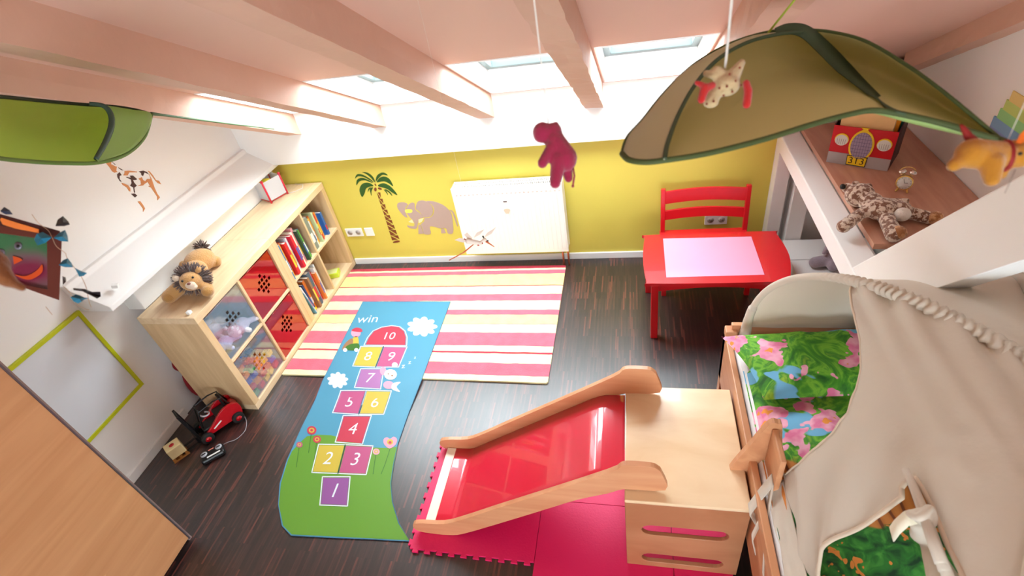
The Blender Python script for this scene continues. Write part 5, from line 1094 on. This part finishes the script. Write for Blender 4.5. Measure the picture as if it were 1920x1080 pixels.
# magenta hippo
t_ = .95; k = S(t_); X = lambda px, py, d=0: at_t(px, py, t_+d)
t = thing('hanging_hippo', 'magenta plush hippo hanging by a thread in front of the radiator', 'hanging toy', X(1050, 300))
mb = MB(); HP = fur('magenta_plush', (150, 20, 62), .12, 30, .3)
mb.limb(X(1041, 266), X(1060, 296), 20*k, 23*k, 7); mb.limb(X(1038, 246), X(1043, 272), 15*k, 19*k, 5); mb.ell(X(1060, 300), 22*k); mb.ell(X(1038, 246), 16*k); mb.ell(X(1017, 248), 19*k); mb.ell(X(1015, 252), 16*k)
mb.limb(X(1043, 238, -.004), X(1043, 232, -.004), 6*k, 5*k, 3); mb.limb(X(1034, 236, .012), X(1034, 232, .012), 5*k, 4*k, 3)
mb.limb(X(1034, 275, -.01), X(1017, 306, -.014), 10*k, 10*k); mb.limb(X(1048, 300, -.008), X(1041, 343, -.01), 16*k, 11*k); mb.limb(X(1062, 312, .01), X(1066, 334, .012), 12*k, 9*k)
build('body', mb, HP, t, remesh=.0028, smooth_it=6)
mb = MB(); mb.tube([X(1074, 310), X(1077, 330), X(1074, 348)], 1.8*k, 8); mb.ell(X(1074, 349), 2.8*k); build('tail', mb, HP, t); string_up(X(1028, 232), t)
# spotted hen with red feet
t_ = .88; k = S(t_); t = thing('hanging_hen', 'cream spotted plush bird with red feet hanging before the olive leaf canopy', 'hanging toy', X(1355, 150))
mb = MB(); HC = fur('hen_cream', (196, 172, 130), .1, 30, .3); FM = Matrix((CR, CU, CF)).transposed()
mb.ell(X(1362, 160), (25*k, 22*k, 20*k)); mb.limb(X(1370, 150), X(1391, 117), 16*k, 7*k); mb.limb(X(1352, 138), X(1344, 132), 10*k, 9*k, 4); mb.ell(X(1324, 138), 7*k); mb.limb(X(1326, 138), X(1345, 142), 7*k, 9*k, 4); mb.ell(X(1333, 192), (15*k, 13*k, 10*k)); mb.limb(X(1345, 172), X(1333, 190), 12*k, 12*k, 4)
build('body', mb, HC, t, remesh=.0028, smooth_it=5)
mb = MB(); HR = fur('hen_red', (186, 24, 20), .1, 30, .3); mb.limb(X(1306, 155, -.02), X(1318, 160, -.024), 5*k, 6*k, 5); mb.limb(X(1336, 160, -.024), X(1320, 168, -.026), 7*k, 8*k, 5); mb.limb(X(1322, 165, -.026), X(1315, 187, -.026), 9*k, 7.5*k, 6); build('beak_and_comb', mb, HR, t, remesh=.0025)
mb = MB(); mb.limb(X(1399, 156, -.02), X(1403, 172, -.022), 7*k, 8*k, 5); mb.limb(X(1403, 172, -.022), X(1400, 196, -.02), 8*k, 8*k, 6); build('foot', mb, HR, t, remesh=.0025)
mb = MB()
for px, py in ((1368, 139), (1387, 127), (1379, 152), (1363, 162), (1349, 165), (1373, 172), (1357, 179), (1389, 160), (1338, 190), (1325, 195)): mb.ell(X(px, py, -.0175 if px > 1345 else -.012), (2.2*k, 2.2*k, 2.2*k), seg=8, ring=6)
build('spots', mb, mat('spot_red', (130, 50, 30), .8), t); string_up(X(1359, 128), t); string_up(X(1361, 128, .012), t)
# yellow dog
t_ = .74; k = S(t_); t = thing('hanging_dog', 'mustard yellow plush dog with a red collar hanging at the right edge', 'hanging toy', X(1850, 300))
mb = MB(); DY = fur('mustard_plush', (182, 120, 22), .12, 30, .3)
mb.limb(X(1822, 288), X(1872, 292), 28*k, 27*k, 6); mb.limb(X(1815, 292), X(1788, 310), 17*k, 12*k); mb.limb(X(1858, 305, -.01), X(1860, 336, -.012), 21*k, 14*k); mb.limb(X(1878, 305, .012), X(1876, 326, .014), 14*k, 12*k); mb.ell(X(1908, 288), (30*k, 30*k, 26*k)); mb.ell(X(1935, 292), 20*k)
build('body', mb, DY, t, remesh=.0028, smooth_it=5)
DR = mat('collar_red', (140, 20, 16), .7); mb = MB(); mb.tube([X(1885, 292)+CU*25*k*math.cos(a)+(CF*.9+CR*.35).normalized()*25*k*math.sin(a) for a in [i*math.pi/10 for i in range(20)]], 5*k, 8, True); build('collar', mb, DR, t)
mb = MB(); mb.tube([X(1826, 268), X(1816, 256), X(1806, 240), X(1801, 233)], lambda u: (10-8*u)*k, 8); build('tail', mb, DR, t); mb = MB(); mb.ell(X(1913, 288, -.027), 3.5*k); build('eye', mb, BLACK, t)
mb = MB(); mb.prism([[(1925, 240), (1950, 236), (1950, 275), (1904, 268), (1912, 252)]], -.004, .004, lambda a, b, q: X(a, b, q-.01)); build('ear', mb, mat('orange_felt', (236, 110, 20), .8, var=.3, vscale=120), t, label='spotted orange felt ear')
mb = MB(); mb.tube([X(1904, 318), X(1884, 362)], .6*k, 6); build('loose_thread', mb, mat('grey_thread', (120, 116, 116), .6), t); string_up(X(1890, 262), t, .0005)
# brown plush leg at the left edge
t_ = .78; k = S(t_); t = thing('hanging_bear', 'brown plush bear whose leg reaches in at the left edge', 'hanging toy', X(-20, 500))
mb = MB(); mb.ell(X(-30, 500), 38*k); mb.limb(X(-10, 505), X(16, 527), 22*k, 13*k); mb.limb(X(14, 526), X(42, 540), 11*k, 7*k); mb.ell(X(-40, 450), 28*k); build('body', mb, fur('bear_brown', (130, 74, 28), .15, 30, .4), t, remesh=.003, smooth_it=5); string_up(X(-35, 425), t)
# flying stork mobile
t_ = 1.75; k = S(t_); t = thing('hanging_stork', 'small white and orange stork with trailing legs hanging before the radiator corner', 'hanging toy', X(890, 455))
SW_ = mat('stork_white', (240, 226, 214), .6); SO = mat('stork_orange', (214, 110, 70), .5)
mb = MB(); mb.limb(X(878, 452), X(900, 456), 6*k, 4.5*k, 5); mb.limb(X(900, 456), X(908, 449), 3*k, 3*k, 4); mb.ell(X(909, 450), 4.2*k); build('body', mb, SW_, t, remesh=.0022)
for pts in ([(880, 450), (862, 446), (852, 450), (868, 455)], [(886, 446), (876, 436), (870, 440), (880, 452)], [(904, 448), (922, 438), (930, 426), (914, 436)], [(888, 446), (900, 440), (908, 430), (894, 436)]):
    mb = MB(); mb.prism([[(a, b) for a, b in pts]], -.002, .002, lambda a, b, q: X(a, b, q+(.02 if a < 890 else -.02)*0)); build('wing', mb, SW_, t)
mb = MB(); mb.tube([X(909, 451), X(918, 457), X(927, 463)], lambda u: (2.2-1.6*u)*k, 8); build('beak', mb, SO, t); mb = MB(); mb.tube([X(890, 454), X(897, 459), X(905, 455)], 2.2*k, 8); mb.tube([X(870, 448), X(880, 453), X(892, 456)], 1.4*k, 6); build('neck_stripe', mb, mat('stork_red', (190, 50, 34), .5), t)
mb = MB(); mb.tube([X(905, 442), X(909, 450)], 1.6*k, 6); mb.tube([X(907, 450), X(916, 452)], 1.3*k, 6); build('eye_stripe', mb, BLACK, t)
for e in ((868, 474, 842, 488), (872, 472, 850, 484)): mb = MB(); mb.tube([X(888, 458), X(e[0], e[1]), X(e[2], e[3])], 1.0*k, 6); build('leg', mb, SO, t)
string_up(X(890, 450), t, .0003)

# kite with a painted face and a tail of bows
t_ = 1.15; k = S(t_); KB = mat('kite_brown', (96, 38, 26), .6); KD = mat('kite_dark_brown', (64, 18, 18), .6)
t = thing('face_kite', 'dark brown framed kite with a smiling orange-mouthed face, hanging at the left edge', 'kite', X(60, 480))
def kite_panel():
    m, nt, b = base('kite_print'); L = nt.links; tc = N(nt, 'ShaderNodeTexCoord'); n = N(nt, 'ShaderNodeTexNoise'); n.inputs['Scale'].default_value = 7; n.inputs['Detail'].default_value = 1; L.new(tc.outputs['Object'], n.inputs[0])
    r = N(nt, 'ShaderNodeValToRGB'); e = r.color_ramp.elements; e[0].position = .38; e[0].color = lin((54, 110, 70)); e[1].position = .62; e[1].color = lin((120, 26, 62)); q = e.new(.5); q.color = lin((110, 84, 90)); L.new(n.outputs[0], r.inputs[0]); L.new(r.outputs[0], b.inputs['Base Color']); b.inputs['Roughness'].default_value = .5; return m
outk = [(-130, 385), (-60, 385), (0, 401), (70, 422), (112, 433), (116, 450), (111, 563), (60, 545), (0, 522), (-130, 480)]
ink = [(-100, 400), (-10, 436), (88, 449), (89, 543), (30, 530), (-100, 490)]
mb = MB(); mb.prism([outk, ink], -.006, .012, lambda a, b, q: X(a, b, q)); build('frame', mb, KB, t, bevel=.001)
mb = MB(); mb.prism([ink], .002, .004, lambda a, b, q: X(a, b, q)); build('face_panel', mb, kite_panel(), t)
mb = MB(); mb.prism([[(-60, 388), (0, 401), (112, 433), (114, 442), (100, 441), (0, 423), (-60, 405)]], -.010, -.006, lambda a, b, q: X(a, b, q)); build('top_band', mb, KD, t)
mb = MB(); mb.prism([[(0, 412), (2, 408), (30, 417), (73, 430), (73, 437), (30, 429), (5, 421)]], -.012, -.0101, lambda a, b, q: X(a, b, q)); build('stripe', mb, mat('kite_orange_stripe', (240, 130, 56), .6), t, label='orange and yellow stripe')
KO = mat('kite_orange', (206, 74, 16), .6)
mb = MB(); mb.prism([[(24, 480), (38, 484), (42, 488), (36, 491), (26, 496)]], -.001, .0018, lambda a, b, q: X(a, b, q)); build('nose', mb, KO, t)
mb = MB(); mb.prism([smooth_loop([(28, 515), (45, 518), (60, 513), (72, 504), (79, 496), (80, 508), (72, 517), (58, 524), (44, 523)], 4)], -.001, .0018, lambda a, b, q: X(a, b, q)); build('mouth', mb, KO, t)
for ex, ey in ((34, 461), (2, 474)):
    mb = MB(); mb.disc(X(ex, ey, .001), CF, 7*k, .002, 20); ey_o = build('eye', mb, mat('eye_white', (120, 116, 130), .4) if 'eye_white' not in bpy.data.materials else bpy.data.materials['eye_white'], t)
    mb = MB(); mb.disc(X(ex, ey+1, -.001), CF, 3.2*k, .002, 16); build('pupil', mb, BLACK, ey_o)
CORD = mat('jute_cord', (196, 160, 130), .8); BL_ = mat('bow_blue', (22, 118, 150), .6); BD = mat('bow_black', (24, 10, 18), .6); BN = mat('bow_navy', (20, 50, 84), .6)
mb = MB(); mb.tube([X(*p) for p in curve([(60, 402, -.03), (72, 418, -.03), (90, 432, -.03), (98, 446, -.03), (106, 462, -.03), (122, 474, -.02), (126, 484, -.02), (138, 500, -.02), (152, 518, -.01), (162, 540, -.01), (166, 562, 0), (171, 576, 0)])], .5*k, 6)
mb.tube([X(*p) for p in curve([(118, 536, 0), (132, 550, 0), (142, 568, 0), (156, 578, 0), (167, 581, 0)])], .45*k, 6); mb.tube([X(*p) for p in curve([(86, 575, .02), (92, 583, .02), (98, 590, .02)])], .5*k, 6); build('cord', mb, CORD, t)
def bow(pts, m, lab):
    mb = MB(); c = (sum(p[0] for p in pts)/len(pts), sum(p[1] for p in pts)/len(pts)); n_ = len(pts)
    vs = [X(p[0], p[1], -.034+(.012 if i % 2 else -.004)) for i, p in enumerate(pts)]+[X(c[0], c[1], -.05)]+[X(p[0], p[1], -.03+(.012 if i % 2 else -.004)) for i, p in enumerate(pts)]+[X(c[0], c[1], -.018)]
    fs = [(i, (i+1) % n_, n_) for i in range(n_)]+[(n_+1+(i+1) % n_, n_+1+i, 2*n_+1) for i in range(n_)]+[(i, n_+1+i, n_+1+(i+1) % n_, (i+1) % n_) for i in range(n_)]
    mb.add(vs, fs); build('tail_bow', mb, m, t, label=lab)
bow([(98, 445), (80, 435), (69, 438), (64, 449), (70, 460), (84, 456)], BL_, 'blue tail bow, left wing'); bow([(100, 446), (112, 436), (122, 431), (127, 443), (128, 453), (114, 452)], BL_, 'blue tail bow, right wing')
bow([(104, 424), (108, 412), (118, 405), (128, 415), (131, 421), (120, 424)], BD, 'black tail bow'); bow([(110, 497), (118, 488), (127, 484), (134, 493), (137, 501), (122, 501)], BL_, None); bow([(140, 502), (152, 508), (163, 512), (157, 517), (149, 519)], BL_, None)
bow([(137, 540), (150, 541), (160, 542), (174, 548), (188, 547), (189, 556), (182, 560), (168, 553), (152, 545), (138, 544)], BD, 'long black tail bow'); bow([(132, 557), (142, 552), (150, 554), (158, 558), (167, 559), (157, 562), (153, 566), (146, 569), (138, 565)], BL_, None); bow([(117, 518), (123, 520), (124, 528), (118, 534)], BD, None)
bow([(0, 396), (8, 388), (18, 394), (24, 402), (10, 402)], BN, 'navy tail bow'); string_up(X(-40, 390), t)
# tiny orange figure stuck on the left wall
p = at_x(181, 507, XL+.02); mb = MB(); mb.ell((XL+.012, p.y, p.z), (.01, .016, .016)); tag(build('orange_sticker', mb, mat('sticker_orange', (246, 180, 50), .5)), 'tiny orange blob stuck on the white left wall beside the kite tail', 'sticker')
# rainbow picture
a_, b__ = at_x(1893, 165, XR-.004), at_x(1880, 275, XR-.004)
mb = MB(); yb, zt1, zb1 = a_.y, a_.z, b__.z; ye = yb-.24; cols = [(232, 206, 130), (196, 214, 120), (150, 210, 140), (128, 168, 206), (132, 150, 200)]
for i in range(5):
    mb.m = i; z_1 = zt1+(zb1-zt1)*i/5; z_2 = zt1+(zb1-zt1)*(i+1)/5; o_ = .02 if i >= 3 else 0; mb.box(XR-.006, XR-.001, ye, yb+o_-(.015*(2-i) if i < 3 else 0), min(z_1, z_2), max(z_1, z_2))
tag(build('rainbow_picture', mb, [mat('rainbow_%d' % i, c, .7) for i, c in enumerate(cols)]), 'pastel rainbow-banded paper picture on the right wall behind the yellow dog', 'picture')

# ================================================================== wardrobe
WX = -2.225; t = thing('wardrobe', 'tall wardrobe with wood-grain sliding doors at the near left', 'wardrobe', (-2.55, .1, 0)); WT = 2.1
build('door', MB().box(WX-.02, WX, -.35, .925, .05, WT), WARD, t, bevel=.001)
build('door', MB().box(WX-.05, WX-.03, -1.2, -.34, .05, WT), WARD, t, bevel=.001)
build('door_profile', MB().box(WX-.022, WX+.002, .925, .933, .04, WT), METAL, t, bevel=.002, label='grey aluminium edge profile of the door')
CAR = mat('carcass_grey', (150, 128, 124), .5); build('side_panel', MB().box(XL+.02, WX-.03, .934, .952, 0, WT), CAR, t, bevel=.001); build('side_panel', MB().box(XL+.02, WX-.055, -1.22, -1.202, 0, WT), CAR, t)
build('top_panel', MB().box(XL+.02, WX-.055, -1.2, .945, WT-.02, WT), CAR, t); build('plinth', MB().box(WX-.12, WX-.10, -1.2, .945, 0, .05), BLACK, t); build('back_panel', MB().box(XL+.02, XL+.03, -1.2, .945, .05, WT-.02), CAR, t)
mb = MB(); mb.bar((WX+.0004, .2, .35), (WX+.0004, .62, .35), .0008, .0012); build('scratch', mb, mat('pale_scratch', (232, 190, 146), .5), t)

# ================================================================== forklift, remote, little crate
fo = Vector((-2.555, 1.62, 0)); fd = (at_z(345, 838, 0)-at_z(432, 778, 0)).normalized(); fs_ = Vector((-fd.y, fd.x, 0)); Zv = Vector((0, 0, 1))
if fs_.x < 0: fs_ = -fs_
FP = lambda a, s, z: fo+fd*a+fs_*s+Zv*z
t = thing('toy_forklift', 'red and black toy forklift parked against the left wall beside the shelf', 'toy', fo)
FR = mat('toy_red', (190, 10, 26), .25, coat=.5); R3_ = Matrix((fd, fs_, Zv)).transposed()
for s in (-.062, .046):
    mb = MB(); mb.prism([smooth_loop([(-.15, .05), (-.155, .12), (-.11, .15), (-.05, .14), (.03, .085), (.09, .05), (.06, .038), (-.05, .035), (-.12, .032)], 4)], s, s+.016, lambda a, b, q: FP(a, q, b)); build('side_fairing', mb, FR, t, bevel=.003)
mb = MB(); mb.ell(FP(-.13, 0, .095), (.028, .05, .035), R3_); build('rear_weight', mb, FR, t)
mb = MB(); mb.obox(FP(-.02, 0, .055), (.2, .085, .05), R3_); mb.obox(FP(-.06, 0, .10), (.09, .08, .04), R3_); mb.obox(FP(-.09, 0, .16), (.014, .07, .10), R3_); build('chassis', mb, BLACK, t, bevel=.005)
for s in (-.075, .062):
    for a in (-.11, .085):
        mb = MB(); mb.disc(FP(a, s+.006, .036), fs_, .036, .026, 24); wh_o = build('wheel', mb, mat('tyre_black', (18, 18, 18), .7) if 'tyre_black' not in bpy.data.materials else bpy.data.materials['tyre_black'], t, bevel=.004)
        mb = MB(); mb.disc(FP(a, s+.006+(.014 if s > 0 else -.014), .036), fs_, .017, .004, 16); build('hub', mb, FR, wh_o)
mb = MB()
for s in (-.04, .04):
    mb.bar(FP(.115, s, .02), FP(.135, s, .27), .012, .014, fd)
for z in (.03, .15, .262): mb.bar(FP(.115+z*.08, -.04, z), FP(.115+z*.08, .04, z), .01, .014)
build('mast', mb, BLACK, t, bevel=.002)
mb = MB()
for s in (-.028, .028): mb.bar(FP(.13, s, .018), FP(.235, s, .014), .014, .005)
mb.bar(FP(.128, -.038, .04), FP(.128, .038, .04), .02, .05); build('fork', mb, BLACK, t)
mb = MB()
for s in (-.04, .04): mb.tube([FP(-.12, s, .12), FP(-.10, s, .215), FP(-.05, s, .225), FP(.04, s, .215), FP(.07, s, .1)], .0045, 8)
mb.tube([FP(-.10, -.04, .215), FP(-.10, .04, .215)], .0045, 8); mb.tube([FP(.04, -.04, .215), FP(.04, .04, .215)], .0045, 8); build('roll_cage', mb, BLACK, t)
mb = MB(); mb.tube([FP(.02, 0, .15)+(fd*math.cos(a)+fs_*math.sin(a))*.022+Zv*.008*math.cos(a) for a in [i*.3 for i in range(16)]], .005, 8); build('steering_wheel', mb, mat('pale_grey_plastic', (200, 196, 206), .4), t)
mb = MB(); mb.obox(FP(.0, .0635, .075), (.06, .002, .008), R3_ @ E3(0, 22, 0)); build('side_print', mb, GLOSSW, t, label='small white lettering-like mark on the red side')
# crate on the forks
cc = FP(.25, .005, 0); cc = Vector((max(cc.x, XL+.085), cc.y, 0)); t = thing('toy_crate', 'small cream toy crate with a red spot in front of the forklift', 'toy', cc); CRM_ = mat('crate_cream', (236, 214, 160), .5); CRB = mat('crate_brown', (170, 110, 50), .6)
mb = MB(); mb.obox(cc+Vector((0, 0, .065)), (.085, .075, .07), R3_); build('box', mb, CRM_, t, bevel=.003); mb = MB(); mb.obox(cc+Vector((0, 0, .006)), (.092, .082, .01), R3_)
for a in (-.035, 0, .035): mb.obox(cc+fd*a+Vector((0, 0, .02)), (.014, .08, .018), R3_)
build('pallet', mb, CRB, t); mb = MB(); mb.disc(cc+Vector((0, 0, .1)), (0, 0, 1), .014, .003, 16); build('spot', mb, FR, t)
# remote
rc_ = at_z(400, 852, .02); ra = (at_z(432, 838, .03)-at_z(378, 868, .03)).normalized(); rb3 = Vector((-ra.y, ra.x, 0)); RM = Matrix((ra, rb3, Zv)).transposed()
t = thing('remote_control', 'black toy remote control with two round grey dials lying on the floor', 'remote', (rc_.x, rc_.y, 0)); rc_.z = .022
mb = MB(); mb.obox(rc_, (.135, .075, .036), RM); build('body', mb, BLACK, t, bevel=.012)
for s in (-1, 1): mb = MB(); mb.disc(rc_+ra*s*.042+rb3*.014+Vector((0, 0, .019)), Zv, .019, .006, 20); di_o = build('dial', mb, mat('dial_grey', (170, 172, 178), .4) if 'dial_grey' not in bpy.data.materials else bpy.data.materials['dial_grey'], t); mb = MB(); mb.obox(rc_+ra*s*.042+rb3*.014+Vector((0, 0, .023)), (.022, .006, .004), RM); build('dial_cross', mb, BLACK, di_o)
mb = MB(); mb.obox(rc_-rb3*.022+ra*.008+Vector((0, 0, .0185)), (.075, .009, .003), RM); build('white_strip', mb, GLOSSW, t); mb = MB(); mb.obox(rc_+rb3*.028+Vector((0, 0, .0185)), (.03, .006, .003), RM); build('orange_strip', mb, mat('salmon_strip', (230, 140, 120), .4), t)
mb = MB(); mb.tube([at_z(px, py, .006) for px, py in curve([(456, 776), (462, 790), (460, 806), (450, 818), (440, 825), (428, 829), (414, 836)])], .0022, 8)
tag(build('cable', mb, mat('clear_grey_cable', (150, 146, 150), .3)), 'thin grey cable curving over the floor beside the remote control', 'cable')
